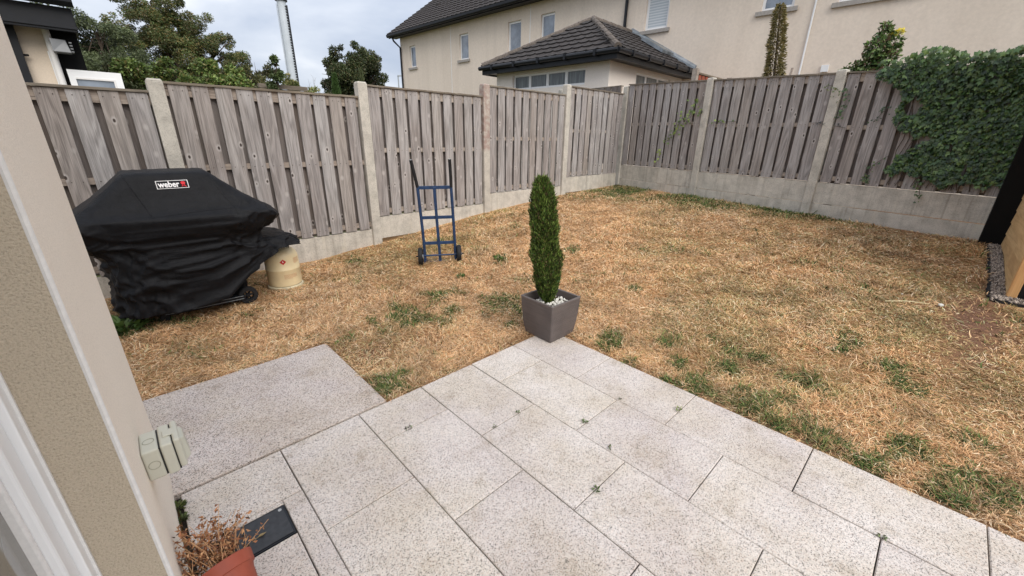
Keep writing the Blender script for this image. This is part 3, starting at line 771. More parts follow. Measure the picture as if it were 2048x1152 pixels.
# parapet bands, gutter, fascia
hb(MB().box(-14, 15.95, -.42, -.02, EZ-.02, EZ-.003), 'soffit', M['black'], hs)
hb(MB().box(-14, 15.97, -.445, -.421, EZ-.06, EZ+.14), 'fascia', M['black'], hs)
g_ = MB()
pr = [(-.45, EZ+.10), (-.455, EZ+.02), (-.49, EZ-.03), (-.545, EZ-.03), (-.58, EZ+.02), (-.585, EZ+.10)]
for (y0, z0), (y1, z1) in zip(pr[:-1], pr[1:]): g_.quad((-14, y0, z0), (15.97, y0, z0), (15.97, y1, z1), (-14, y1, z1))
g_.poly([(15.97, a, c) for a, c in pr])
hb(g_, 'gutter', M['black'], hs)
hb(MB().tube([(15.55, -.5, EZ-.03), (15.55, -.42, EZ-.2), (15.55, -.06, EZ-.45), (15.55, -.06, -.3)], .045, 8), 'downpipe', M['black'], hs)
hb(MB().tube([(2.46, -.5, EZ-.03), (2.46, -.42, EZ-.2), (2.46, -.06, EZ-.45), (2.46, -.06, 4.55)], .05, 8), 'downpipe', M['black'], hs)
hb(MB().tube([(-2.66, -.03, EZ-.05), (-2.66, -.03, -.3)], .022, 8), 'overflow_pipe', M['upvc'], hs)
for q in (11.42, 6.56): hb(MB().box(q-.012, q+.012, -.004, .004, 0, EZ-.03), 'movement_joint', M['upvc'], hs)
hb(MB().box(-3.25, -3.1, -.05, .0, 3.05, 3.2), 'wall_vent', M['upvc'], hs)
# tiled roof, real courses
def tile_profile(nt_, w_=.3):
    pts = []
    for i in range(nt_):
        for a, h in ((0, .016), (.03, .024), (.065, .016), (.09, .003), (.15, .0), (.24, .002)):
            pts.append((i*w_+a, h))
    pts.append((nt_*w_, .016)); return pts
def roof_courses(x0, x1, ybase, zbase, slope, ncourse, gauge=.33):
    nt_ = int((x1-x0)/.3); pts = tile_profile(nt_); m = MB(); cs, sn = cos(slope), sin(slope)
    n = len(pts)
    for c_ in range(ncourse):
        i0 = len(m.v)
        for (u, lift) in ((c_*gauge, .0), (c_*gauge, .035), ((c_+1)*gauge+.02, .0)):
            for (a, h) in pts:
                d = (h+lift) if lift or u > c_*gauge else 0.0
                m.v.append((x0+a, ybase+u*cs-d*sn, zbase+u*sn+d*cs))
        for r in (0, 1):
            for j in range(n-1):
                a = i0+r*n+j; m.f.append((a, a+1, a+n+1, a+n))
    return m
o = hb(roof_courses(-14, 16.05, -.50, EZ+.12, radians(35), 15), 'roof_tiles', M['tile'], hs); o['kind'] = 'stuff'
zr = EZ+.12+15*.33*sin(radians(35)); yr = -.5+15*.33*cos(radians(35))
hb(MB().quad((-14, yr, zr), (16.05, yr, zr), (16.05, 7.5, EZ+.1), (-14, 7.5, EZ+.1)), 'roof_back', M['tile'], hs)
hb(MB().tube([(-14, yr, zr+.02), (16.05, yr, zr+.02)], .11, 10), 'ridge', M['tile'], hs)
vg = MB(); vg.hexa([(15.97, -.5, EZ+.02), (16.07, -.5, EZ+.02), (16.07, yr, zr-.1), (15.97, yr, zr-.1), (15.97, -.5, EZ+.13), (16.07, -.5, EZ+.13), (16.07, yr, zr+.02), (15.97, yr, zr+.02)])
hb(vg, 'verge', M['tile'], hs)
vn = MB(); vn.box(13.9, 14.15, 1.3, 1.55, EZ+1.33, EZ+1.52); hb(vn, 'roof_vent', M['tile'], hs)

# ------------------------------------------------------------------ single storey extension
ex = house_root('house_extension', 'single storey pale rendered extension with hipped dark tiled roof', 'house')
OFF = 4.15; XR, XL = .33, 4.10; ZW = 3.20
frontw = [(1.0, 3.46, 2.68, 3.06)]
m = MB(); wall_holes(m, XR, XL, -.4, ZW, frontw, y=-OFF)
sidew = [(-2.85, -.85, 2.62, 3.04)]
wall_holes(m, -OFF, -.01, -.4, ZW, sidew, y=XR, axis='y'); m.quad((XL, -OFF, -.4), (XL, -.01, -.4), (XL, -.01, ZW), (XL, -OFF, ZW))
hb(m, 'wall', M['render_ext'], ex)
window(ex, 1.0, 3.46, 2.68, 3.06, fw=.05, y=-OFF, mull=(1.62, 2.24, 2.86), glass='curtain', sill=False)
def hbs(mb, name, mat, root, **k):
    mb.v = [(XR+(v[1]), v[0], v[2]) for v in mb.v]; mb.f = [tuple(reversed(f_)) for f_ in mb.f]
    return hb(mb, name, mat, root, **k)
window(ex, -2.85, -.85, 2.62, 3.04, fw=.05, y=0, mull=(-2.2, -1.5), glass='curtain', sill=False, builder=hbs)
ez = 3.27; ov = .30
E0x, E1x, E0y = XR-ov-.05, XL+ov, -OFF-ov
# soffit, fascia, gutter round three sides
hb(MB().box(E0x+.03, E1x-.03, E0y+.03, -.01, ez-.13, ez-.11), 'soffit', M['black'], ex)
for (a, b_, c_, d_) in ((E0x, E1x, E0y, E0y+.03), (E0x, E0x+.03, E0y+.031, -.01), (E1x-.03, E1x, E0y+.031, -.01)):
    hb(MB().box(a, b_, c_, d_, ez-.16, ez+.04), 'fascia', M['black'], ex)
gt = MB(); gt.tube([(E0x-.06, E0y-.06, ez+.0), (E1x+.06, E0y-.06, ez+.0)], .055, 8); hb(gt, 'gutter', M['black'], ex)
gt = MB(); gt.tube([(E0x-.06, E0y-.06, ez+.0), (E0x-.06, -.02, ez+.0)], .055, 8); hb(gt, 'gutter', M['black'], ex)
gt = MB()
for k in range(5): gt.box(E0x-.125, E0x-.0, E0y+.5+k*.8, E0y+.56+k*.8, ez-.07, ez+.06)
for k in range(5): gt.box(E0x+.5+k*.85, E0x+.56+k*.85, E0y-.125, E0y, ez-.07, ez+.06)
hb(gt, 'gutter_brackets', M['black'], ex)
midx = (E0x+E1x)/2; half = (E1x-E0x)/2; RZ = 4.58; rise = RZ-ez-.04; pit = math.atan2(rise, half); zb0 = ez+.05
apex = Vector((midx, E0y+half, RZ))
# under-roof planes
ur = MB()
c1, c2 = (E0x, E0y, zb0-.02), (E1x, E0y, zb0-.02); ap = (midx, E0y+half, RZ-.03)
ur.poly([c1, c2, ap]); ur.poly([c1, ap, (midx, -.01, RZ-.03), (E0x, -.01, zb0-.02)]); ur.poly([c2, (E1x, -.01, zb0-.02), (midx, -.01, RZ-.03), ap])
hb(ur, 'roof', M['tile'], ex)
# tiles: one object each
def one_tile(mirror):
    m = MB(); pts = [(0, .010), (.03, .018), (.065, .012), (.09, .002), (.16, .0), (.25, .002), (.298, .010)]
    n = len(pts)
    for (u, lift) in ((0, 0), (0, .036), (.35, .0)):
        for a, h in pts: m.v.append((a-.15, u, (h+lift) if (lift or u) else 0))
    for r in (0, 1):
        for j in range(n-1): m.f.append((r*n+j, r*n+j+1, (r+1)*n+j+1, (r+1)*n+j))
    return m.mesh('roof_tile', M['tile'])
tm = one_tile(False)
def place_tile(o3, ux, uy):
    """o3 in house-local coords; ux along eave, uy up the slope (house-local)."""
    R3 = HM.to_3x3(); O = HM @ Vector(o3); a = (R3 @ Vector(ux)).normalized(); c_ = (R3 @ Vector(uy)).normalized(); n_ = a.cross(c_)
    if n_.z < 0: a = -a; n_ = -n_
    o = bpy.data.objects.new('roof_tile', tm); COL.objects.link(o); o.parent = ex
    O = O-HO
    o.matrix_basis = Matrix(((a.x, c_.x, n_.x, O.x), (a.y, c_.y, n_.y, O.y), (a.z, c_.z, n_.z, O.z), (0, 0, 0, 1)))
gau = .30; sl = sqrt(half**2+rise**2); nc = int(sl/gau)
for c_ in range(nc):
    u = c_*gau; yy = E0y+u*cos(pit); zz_ = zb0+u*sin(pit); inset = (u+.12)*cos(pit)
    k = 0; x = E0x+inset
    k0 = math.ceil((E0x+inset-midx)/.3); k1 = math.floor((E1x-inset-midx)/.3)
    for k in range(k0, k1+1): place_tile((midx+k*.3, yy, zz_), (1, 0, 0), (0, cos(pit), sin(pit)))
for c_ in range(nc):
    u = c_*gau; xx = E0x+u*cos(pit); zz_ = zb0+u*sin(pit); inset = (u+.12)*cos(pit)
    y = -.18
    while y > E0y+inset: place_tile((xx, y, zz_), (0, -1, 0), (cos(pit), 0, sin(pit))); y -= .3
# far side slope is joined courses
fs = MB()
hipm = M['hip']
def hipcaps(a, b_, n, mat=hipm, nm='hip_tile', r=.085):
    a = Vector(a); b_ = Vector(b_)
    for k in range(n):
        p = a.lerp(b_, k/n); q = a.lerp(b_, (k+1.12)/n); m = MB()
        m.tube([p+Vector((0, 0, .02)), q+Vector((0, 0, .015))], [r, r*.93], 10); hb(m, nm, mat, ex)
hipcaps((E0x, E0y, zb0), ap, 8); hipcaps((E1x, E0y, zb0), ap, 8); hipcaps(ap, (midx, -.02, RZ-.02), 5)
fl = MB(); fl.hexa([(E0x, -.16, zb0+.03), (E0x, -.005, zb0+.03), (midx, -.005, RZ+.0), (midx, -.16, RZ+.0), (E0x, -.15, zb0+.10), (E0x, -.005, zb0+.16), (midx, -.005, RZ+.14), (midx, -.15, RZ+.06)])
hb(fl, 'lead_flashing', M['lead'], ex)
rl = MB(); # rooflight in the side slope
def onside(y, u, d): return (E0x+u*cos(pit)-d*sin(pit), y, zb0+u*sin(pit)+d*cos(pit))
rl.hexa([onside(-1.05, .75, .05), onside(-.35, .75, .05), onside(-.35, 1.55, .05), onside(-1.05, 1.55, .05), onside(-1.05, .75, .13), onside(-.35, .75, .13), onside(-.35, 1.55, .13), onside(-1.05, 1.55, .13)])
r_ = hb(rl, 'rooflight', M['lead'], ex)
rg = MB(); rg.hexa([onside(-.99, .81, .131), onside(-.41, .81, .131), onside(-.41, 1.49, .131), onside(-.99, 1.49, .131), onside(-.99, .81, .138), onside(-.41, .81, .138), onside(-.41, 1.49, .138), onside(-.99, 1.49, .138)])
p_ = hb(rg, 'pane', M['curtain'], None); p_.parent = r_

# ------------------------------------------------------------------ neighbour at the upper left
nb = thing('neighbour_extension', 'cream rendered neighbour extension with black eaves peeking over the fence', 'house', (-.2, 8.0, -.3))
def nbp(mb, name, mat, **k):
    o = mb.build(name, mat, None, **k); o.parent = nb; o.matrix_parent_inverse = Matrix.Translation((.2, -8.0, .3)); return o
nbp(MB().box(-4, -.17, 8.0, 10.5, -.3, 2.62), 'wall', M['render_nb'])
nbp(MB().box(-.168, .06, 8.04, 10.4, -.3, 2.60), 'black_cladding', M['blackwood'])
nbp(MB().box(-4, .08, 7.72, 8.6, 2.605, 2.63), 'soffit', M['black'])
nbp(MB().box(-4, .085, 7.69, 7.72, 2.55, 2.80), 'fascia', M['black'], bevel=.006)
nbp(MB().box(-4, .09, 7.67, 7.69, 2.58, 2.61), 'fascia_bead', M['black'])
pr = [(7.67, 2.93), (7.665, 2.84), (7.63, 2.80), (7.58, 2.80), (7.545, 2.84), (7.54, 2.93)]
g_ = MB()
for (y0, z0), (y1, z1) in zip(pr[:-1], pr[1:]): g_.quad((-4, y0, z0), (.11, y0, z0), (.11, y1, z1), (-4, y1, z1))
g_.poly([(.11, a, c) for a, c in pr]); nbp(g_, 'gutter', M['black'])
nbp(MB().hexa([(-4, 7.6, 2.90), (.10, 7.6, 2.90), (-.6, 10.0, 4.2), (-4, 10, 4.2), (-4, 7.6, 2.95), (.10, 7.6, 2.95), (-.6, 10, 4.25), (-4, 10, 4.25)]), 'roof', M['tile'])
nbp(MB().tube([(-.20, 7.955, 2.60), (-.20, 7.955, -.2)], .034, 10), 'downpipe', M['bead'], smooth=True)
nbp(MB().tube([(-.235, 7.985, 2.35), (-.235, 7.985, -.2)], .011, 6), 'cable_conduit', M['upvc'])
nbp(MB().box(-.53, -.45, 7.92, 7.99, -.3, 2.60), 'black_post', M['black'])
nbp(MB().tube([(-.45, 7.95, 2.28), (-.41, 7.93, 2.28)], .012, 6), 'bracket', M['black'])
li = MB(); li.hexa([(-.185, 7.74, 2.33), (-.03, 7.74, 2.33), (-.03, 7.93, 2.33), (-.185, 7.93, 2.33), (-.185, 7.76, 2.47), (-.055, 7.80, 2.47), (-.055, 7.93, 2.47), (-.185, 7.93, 2.47)])
lo = li.build('wall_lamp', M['lightgrey'], bevel=.006); tag(lo, 'grey finned lamp on the white downpipe of the neighbour extension', 'lamp')
fn = MB()
for k in range(4): fn.box(-.03, -.005, 7.76, 7.9, 2.34+k*.032, 2.352+k*.032)
o = fn.build('fin', M['lightgrey'], lo)
wf = thing('neighbour_window', 'top of a white framed window standing beyond the fence below the black eaves', 'window', (-.13, 8.0, .2))
def wp(mb, name, mat):
    o = mb.build(name, mat, None); o.parent = wf; o.matrix_parent_inverse = Matrix.Translation((.13, -8.0, -.2)); return o
wp(MB().box(-.13, .37, 7.93, 7.99, 2.08, 2.165).box(.30, .37, 7.93, 7.99, .6, 2.08).box(-.13, -.07, 7.93, 7.99, .6, 2.08), 'frame', M['upvc'])
wp(MB().box(-.07, .30, 7.945, 7.96, .6, 2.08), 'pane', M['glass'])
wp(MB().box(-.07, .30, 7.925, 7.945, 2.06, 2.08).box(.28, .30, 7.925, 7.945, .6, 2.06), 'bead', M['bead'])
wp(MB().box(-.13, .37, 7.99, 8.6, .0, .6), 'base', M['render_nb'])

# ------------------------------------------------------------------ barbecue and its cover
bq = thing('barbecue', 'barbecue cart mostly hidden under the black cover, showing rail, castor and wheel', 'barbecue', (.3, 4.35, 0))
def bp(mb, name, mat, **k):
    o = mb.build(name, mat, None, **k); o.parent = bq; o.matrix_parent_inverse = Matrix.Translation((-.3, -4.35, 0)); return o
bp(MB().box(.03, .62, 4.14, 4.55, .10, .72), 'cabinet', M['blackwood'], bevel=.01)
bp(MB().hexa([(.02, 4.085, .055), (.60, 4.075, .055), (.60, 4.115, .055), (.02, 4.125, .055), (.02, 4.085, .095), (.60, 4.075, .095), (.60, 4.115, .095), (.02, 4.125, .095)]), 'bottom_rail', M['black'], bevel=.004)
for z_ in (.070, .094): bp(MB().tube([(.035, 4.080, z_), (.585, 4.071, z_)], .0022, 5), 'rail_trim', M['lampgrey'])
bp(MB().box(-.02, .60, 4.12, 4.55, .06, .10), 'bottom_shelf', M['black'])
bp(MB().box(.0, .56, 4.16, 4.5, .72, 1.10), 'lid', M['black'], bevel=.08, seg=4)
bp(MB().box(-.30, .0, 4.12, 4.55, .74, .80).box(.56, .84, 4.12, 4.55, .74, .80), 'side_shelf', M['black'])
def wheel(mb_par, cx_, cy_, cz_, r, wd, nm='wheel'):
    m = MB(); m.lathe([(r*.55, -wd/2), (r*.92, -wd/2), (r, -wd*.3), (r, wd*.3), (r*.92, wd/2), (r*.55, wd/2), (r*.5, wd*.2), (r*.5, -wd*.2), (r*.55, -wd/2)], 28)
    m.xf(Matrix.Translation((cx_, cy_, cz_)) @ Matrix.Rotation(pi/2, 4, 'X'))
    o = bp(m, nm, M['rubber'], smooth=False)
    h = MB(); h.lathe([(.001, -wd*.35), (.014, -wd*.35), (.014, wd*.35), (.001, wd*.35)], 12)
    for k in range(6):
        a = 2*pi*k/6; h.tube([(0, 0, 0), (r*.55*cos(a), r*.55*sin(a), 0)], .008, 6)
    h.xf(Matrix.Translation((cx_, cy_, cz_)) @ Matrix.Rotation(pi/2, 4, 'X')); p = h.build('hub', M['black'], None); p.parent = o
    return o
wheel(bq, .625, 4.105, .085, .078, .045); wheel(bq, .625, 4.50, .085, .078, .045)
for (x_, y_) in ((.03, 4.13), (.03, 4.5)):
    m = MB(); m.lathe([(.006, -.018), (.03, -.018), (.034, 0), (.03, .018), (.006, .018)], 16)
    m.xf(Matrix.Translation((x_, y_, .030)) @ Matrix.Rotation(pi/2, 4, 'X')); m.box(x_-.022, x_+.022, y_-.026, y_+.026, .05, .075)
    bp(m, 'castor', M['rubber'])

# cover: stack of outlines (z, xl, xr, yf, yb, squareness)
LV = [(1.172, .12, .46, 4.30, 4.42, 4, 0), (1.170, .045, .53, 4.22, 4.50, 7, 0), (1.150, .015, .565, 4.165, 4.55, 8, 0), (1.08, -.06, .645, 4.125, 4.58, 8, 0),
      (.985, -.17, .755, 4.08, 4.61, 8, 0), (.90, -.275, .865, 4.03, 4.64, 9, 0), (.845, -.345, .925, 3.985, 4.66, 10, 0), (.785, -.365, .93, 3.975, 4.67, 10, 0),
      (.71, -.33, .865, 3.99, 4.665, 8, .05), (.64, -.25, .80, 4.01, 4.65, 7, .25), (.55, -.20, .83, 4.00, 4.64, 6, .6), (.44, -.19, .95, 3.985, 4.63, 6, .85),
      (.33, -.19, 1.04, 3.97, 4.63, 6, 1), (.22, -.195, 1.085, 3.96, 4.63, 6, 1), (.125, -.20, 1.10, 3.95, 4.64, 6, 1)]
RIGHTZ = {8: .70, 9: .645, 10: .605, 11: .585, 12: .565, 13: .53, 14: .485}
NA, NVs = 220, 110
def lerp(a, b_, t): return a+(b_-a)*t
def cr_(p0, p1, p2, p3, t): return .5*((2*p1)+(-p0+p2)*t+(2*p0-5*p1+4*p2-p3)*t*t+(-p0+3*p1-3*p2+p3)*t**3)
def level(v):
    i = min(int(v), len(LV)-2); t = v-i; g = lambda k: LV[max(0, min(len(LV)-1, k))]
    vals = [cr_(g(i-1)[q], g(i)[q], g(i+1)[q], g(i+2)[q], t) for q in range(7)]
    rz = lambda k: RIGHTZ.get(max(0, min(len(LV)-1, k)), LV[max(0, min(len(LV)-1, k))][0])
    vals.append(cr_(rz(i-1), rz(i), rz(i+1), rz(i+2), t)); return vals
def cover_pt(a, v):
    z, xl, xr, yf, yb, p, fl_, zr_ = level(v)
    c_, s_ = cos(a), sin(a); ex_ = 2/p
    X_ = math.copysign(abs(c_)**ex_, c_); Y_ = math.copysign(abs(s_)**ex_, s_)
    # flare only on the right side
    bx = (xl+xr)/2; hx = (xr-xl)/2; x = bx+hx*X_; y = (yf+yb)/2+(yb-yf)/2*Y_
    if fl_ > 0:
        wgt = max(0., min(1., (x-.35)/.62)); wgt = wgt*wgt*(3-2*wgt)
        z = lerp(z, zr_, wgt*1.0)
        y += .10*wgt*fl_*(1 if y < 4.4 else 0)*(Y_ < 0)
    return Vector((x, y, z))
Vc = []
for j in range(NVs):
    v = (len(LV)-1)*j/(NVs-1)
    for i in range(NA):
        a = 2*pi*i/NA
        a = a+0.0
        p = cover_pt(a, v)
        # sag and creases
        low = max(0, min(1, (v-4)/4)); vv = v/14
        n1 = mnoise.noise(Vector((p.x*3.2+p.z*2.4, p.y*3.0, p.z*3.4-p.x*2.2)))
        n2 = 1-abs(mnoise.noise(Vector((p.x*5.5+p.z*6.5+3, p.y*4+1.5, (p.z-p.x*.55)*3.2))))*2
        n3 = 1-abs(mnoise.noise(Vector((p.x*13-p.z*9, p.y*9, p.z*7+p.x*8))))*2
        n4 = 1-abs(mnoise.noise(Vector((p.x*27+p.z*10, p.y*20, p.z*24))))*2
        n5 = 1-abs(mnoise.noise(Vector((p.x*2.6+p.z*3.2+7, p.y*2+1.5, (p.z-p.x*.35)*4.4+2))))*2.2
        d = low*(.024*n1+.022*n2*n2*(1 if n2 > 0 else -1)+.036*max(0, n5)**3)+(.004+.022*low)*max(0, n3)**2+(.0010+.0030*low)*n4
        # vertical drape folds in the skirt
        if v > 8.5:
            k = (v-8.5)/5.5; d += .016*k*sin(a*17+3*mnoise.noise(Vector((a*3, v*.4, 0))))*(0.4+.6*abs(mnoise.noise(Vector((a*2, 5, 1)))))*1.4
        c0 = Vector((.28, 4.32, p.z)); n_ = (p-c0); n_.z = 0; n_ = n_.normalized() if n_.length > 1e-4 else Vector((0, 0, 0))
        if v < 3: n_ = (n_*(v/3)+Vector((0, 0, 1))*(1-v/3)).normalized()
        p = p+n_*d
        Vc.append(p)
# seams: two raised ridges down the front where the panels are sewn
Fc = []
for j in range(NVs-1):
    for i in range(NA):
        a = j*NA+i; b_ = j*NA+(i+1) % NA; Fc.append((a, a+NA, b_+NA, b_))
Fc.append(tuple(range(NA)))
me = bpy.data.meshes.new('barbecue_cover'); me.from_pydata([tuple(p) for p in Vc], [], Fc); me.materials.append(M['cover'])
me.polygons.foreach_set('use_smooth', [True]*len(me.polygons))
cv = bpy.data.objects.new('barbecue_cover', me); COL.objects.link(cv)
tag(cv, 'loose black fabric cover with a white and red badge draped over the barbecue', 'cover')
so_ = cv.modifiers.new('thickness', 'SOLIDIFY'); so_.thickness = .002
bvh = BVHTree.FromPolygons([tuple(p) for p in Vc], [f_ for f_ in Fc if len(f_) == 4])
# seams as fine cords lying on the cloth
def on_cover(x, z, off=.001):
    hit = bvh.ray_cast(Vector((x, 3.0, z)), Vector((0, 1, 0)))
    if hit[0] is None: return None
    n_ = hit[1] if hit[1].y < 0 else -hit[1]
    return hit[0]+n_*off
def seam(pts, r=.0022):
    out_ = []
    for (x0, z0), (x1, z1) in zip(pts[:-1], pts[1:]):
        for k in range(12):
            q = on_cover(lerp(x0, x1, k/12), lerp(z0, z1, k/12), .0005)
            if q: out_.append(q)
    if len(out_) > 3:
        o = MB().tube(out_, r, 5).build('seam', M['cover']); o.parent = cv
seam([(.035, 1.155), (.085, 1.0), (.13, .86)]); seam([(.55, 1.14), (.60, 1.0), (.66, .88), (.68, .70)])
seam([(.13, .86), (.35, .875), (.66, .88)], .0018)
# badge: flat print following the cloth
def project_flat(verts2, faces, name, mat, off, cx_=.307, cz_=1.078, sc_=1.0, skew=0.0):
    P = []
    # follow the cloth by drop from the front; v2 = (u, w) metres in the badge plane
    for (u, w_) in verts2:
        z = cz_+w_*.80; p = on_cover(cx_+u, z, off)
        P.append(tuple(p) if p else (cx_+u, 4.1, z))
    m = bpy.data.meshes.new(name); m.from_pydata(P, [], faces); m.materials.append(mat)
    o = bpy.data.objects.new(name, m); COL.objects.link(o); o.parent = cv; return o
def strip(x0, x1, z0, z1, n=12):
    v = []; f_ = []
    for k in range(n+1):
        x = lerp(x0, x1, k/n); v += [(x, z0), (x, z1)]
    for k in range(n): f_.append((2*k, 2*k+2, 2*k+3, 2*k+1))
    return v, f_
BW, BH = .098, .036
def join2(parts):
    V_, F_ = [], []
    for v, f_ in parts:
        o_ = len(V_); V_ += v; F_ += [tuple(i+o_ for i in q) for q in f_]
    return V_, F_
v, f_ = strip(-BW, BW, -BH, BH, 24); project_flat(v, f_, 'badge', M['darkprint'], .0028)
t_ = .0042
V_, F_ = join2([strip(-BW, BW, BH-t_, BH, 24), strip(-BW, BW, -BH, -BH+t_, 24), strip(-BW, -BW+t_, -BH+t_, BH-t_, 1), strip(BW-t_, BW, -BH+t_, BH-t_, 1)])
project_flat(V_, F_, 'badge_border', M['whiteprint'], .0045)
tcv = bpy.data.curves.new('word', 'FONT'); tcv.body = 'weber'; tcv.size = 1; tcv.resolution_u = 3; tcv.offset = .028; tcv.align_x = 'CENTER'
to = bpy.data.objects.new('word', tcv); COL.objects.link(to)
bpy.context.view_layer.update()
tme = bpy.data.meshes.new_from_object(to.evaluated_get(bpy.context.evaluated_depsgraph_get()))
bm = bmesh.new(); bm.from_mesh(tme); bmesh.ops.triangulate(bm, faces=bm.faces[:])
xs = [q.co.x for q in bm.verts]; ys = [q.co.y for q in bm.verts]; x0, x1, y0, y1 = min(xs), max(xs), min(ys), max(ys)
tv = [(lerp(-.088, .042, (q.co.x-x0)/(x1-x0)), lerp(-.025, .029, (q.co.y-y0)/(y1-y0))) for q in bm.verts]
tf = [tuple(q.index for q in f_.verts) for f_ in bm.faces]; bm.free()
bpy.data.objects.remove(to); bpy.data.meshes.remove(tme)
project_flat(tv, tf, 'badge_lettering', M['whiteprint'], .0055)
# small red kettle emblem
def disc(cx_, cz_, rx, rz, n=16):
    return [(cx_, cz_)]+[(cx_+rx*cos(2*pi*k/n), cz_+rz*sin(2*pi*k/n)) for k in range(n)], [(0, k+1, (k+1) % n+1) for k in range(n)]
V_, F_ = join2([disc(.066, .012, .0145, .0125), ([(.052, .008), (.080, .008), (.076, -.004), (.056, -.004)], [(0, 1, 2, 3)]),
                ([(.060, -.003), (.064, -.003), (.058, -.022), (.053, -.022)], [(0, 1, 2, 3)]), ([(.069, -.003), (.073, -.003), (.081, -.022), (.076, -.022)], [(0, 1, 2, 3)]),
                ([(.055, -.014), (.078, -.014), (.079, -.018), (.054, -.018)], [(0, 1, 2, 3)]), disc(.080, -.021, .004, .004, 10)])
project_flat(V_, F_, 'badge_emblem', M['logored'], .0055)

# ------------------------------------------------------------------ gas cylinder
GX, GY = 1.015, 4.40
gc_ = thing('gas_cylinder', 'squat cream gas cylinder with red diamond label tucked under the cover flap', 'gas cylinder', (GX, GY, tzs(GX, GY)-.005))
MB().lathe([(.001, .03), (.12, .03), (.148, .05), (.152, .075), (.152, .205), (.1545, .209), (.1545, .217), (.152, .221), (.152, .315), (.149, .342), (.138, .372), (.118, .396), (.088, .413), (.05, .421), (.001, .424)], 48).build('body', M['tank'], gc_, smooth=True)
MB().lathe([(.140, 0), (.160, 0), (.162, .006), (.162, .038), (.156, .044), (.148, .046)], 48).build('foot_ring', M['tankdirty'], gc_, smooth=True)
MB().lathe([(.001, .42), (.03, .42), (.03, .44), (.015, .445), (.015, .475), (.001, .475)], 16).build('valve', M['lampgrey'], gc_)
hk = MB(); hk.tube([(.07, -.045, .41), (.075, -.05, .44), (.06, -.035, .452)], .006, 6); hk.build('shroud_stub', M['black'], gc_)
def on_cyl(a_deg, z, r=.1527): a = radians(a_deg); return (r*cos(a), r*sin(a), z)
va = -98     # side that faces the patio
def cyl_patch(a0, a1, z0, z1, n=6, r=.1528):
    m = MB()
    for k in range(n): m.quad(on_cyl(lerp(a0, a1, k/n), z0, r), on_cyl(lerp(a0, a1, (k+1)/n), z0, r), on_cyl(lerp(a0, a1, (k+1)/n), z1, r), on_cyl(lerp(a0, a1, k/n), z1, r))
    return m
dm = MB()
for k in range(8):
    a0, a1 = -100+(k-4)*2.75, -100+(k-3)*2.75; h0, h1 = .028*(1-abs(k-4)/4), .028*(1-abs(k-3)/4)
    dm.quad(on_cyl(a0, .302-h0, .1529), on_cyl(a1, .302-h1, .1529), on_cyl(a1, .302+h1, .1529), on_cyl(a0, .302+h0, .1529))
dm.build('hazard_diamond', M['redprint'], gc_)
fm = MB(); fm.poly([on_cyl(-102.3, .300, .1533), on_cyl(-100, .296, .1533), on_cyl(-97.6, .300, .1533), on_cyl(-98.2, .307, .1533), on_cyl(-99.2, .305, .1533), on_cyl(-100, .315, .1533), on_cyl(-101.4, .308, .1533)])
fm.build('flame_symbol', M['whiteprint'], gc_)
rp = random.Random(4); tx = MB()
def textlines(a0, a1, z1, n, dz, h):
    for k in range(n):
        a = a0; z = z1-k*dz; end = a1 if k < n-1 else a0+(a1-a0)*.6
        while a < end:
            w_ = rp.uniform(1.5, 4.0); q = cyl_patch(a, min(a+w_, end), z-h, z, 2, .1530); i0 = len(tx.v); tx.v += q.v; tx.f += [tuple(i+i0 for i in f_) for f_ in q.f]; a += w_+.9
textlines(-104, -57, .170, 6, .0078, .0035); textlines(-62, -36, .325, 6, .0095, .005)
o = tx.build('printed_text', M['orangeprint'], gc_)

# ------------------------------------------------------------------ hand truck
W1 = Vector((2.35, 3.97, 0)); uu = Vector((.825, -.565, 0)).normalized(); nn_ = Vector((.565, .825, 0)).normalized()
tr = thing('hand_truck', 'blue steel hand truck with black grips and wheels standing on the dry lawn', 'hand truck', (W1.x, W1.y, 0), atan2(uu.y, uu.x))
ZT = .062
def rail(s0, s1, s2, tilt=.0):
    return [(s0, .0, ZT+.03), (s0+(s1-s0)*.5, -.005, .48), (s1, -.01, .93)]
lr = MB().tube([(.045, .02, .10), (.035, .012, .45), (.010, .0, .93)], .0165, 10); lr.build('side_rail', M['blue'], tr, smooth=True)
rr_ = MB().tube([(.395, .02, .11), (.388, .012, .45), (.372, .0, .93)], .0165, 10); rr_.build('side_rail', M['blue'], tr, smooth=True)
for pts in ([(.010, .0, .93), (-.008, -.015, 1.04), (-.038, -.045, 1.215)], [(.372, .0, .93), (.372, -.015, 1.04), (.366, -.045, 1.225)]):
    MB().tube(pts, .0175, 10).build('handle', M['rubber'], tr, smooth=True)
    e_ = Vector(pts[-1]); MB().tube([e_, e_+Vector((-.001, -.001, .006))], .0125, 10).build('grip_end', M['steel'], tr)
for zz_, xa, xb, yy, hh in ((.925, .012, .372, -.004, .036), (.595, .03, .382, .008, .036), (.30, .04, .39, .014, .036)):
    MB().hexa([(xa, yy-.006, zz_-hh/2), (xb, yy-.006, zz_-hh/2+.006), (xb, yy+.006, zz_-hh/2+.006), (xa, yy+.006, zz_-hh/2), (xa, yy-.006, zz_+hh/2), (xb, yy-.006, zz_+hh/2+.006), (xb, yy+.006, zz_+hh/2+.006), (xa, yy+.006, zz_+hh/2)]).build('cross_bar', M['blue'], tr, bevel=.003)
MB().hexa([(.20, .012, .08), (.232, .012, .08), (.232, .024, .08), (.20, .024, .08), (.172, -.018, .93), (.204, -.018, .93), (.204, -.007, .93), (.172, -.007, .93)]).build('centre_bar', M['blue'], tr, bevel=.003)
MB().tube([(-.03, .0, .155), (.47, .0, .165)], .0095, 10).build('axle', M['blue'], tr)
MB().box(.03, .41, .02, .20, .072, .078).build('toe_plate', M['blue'], tr)
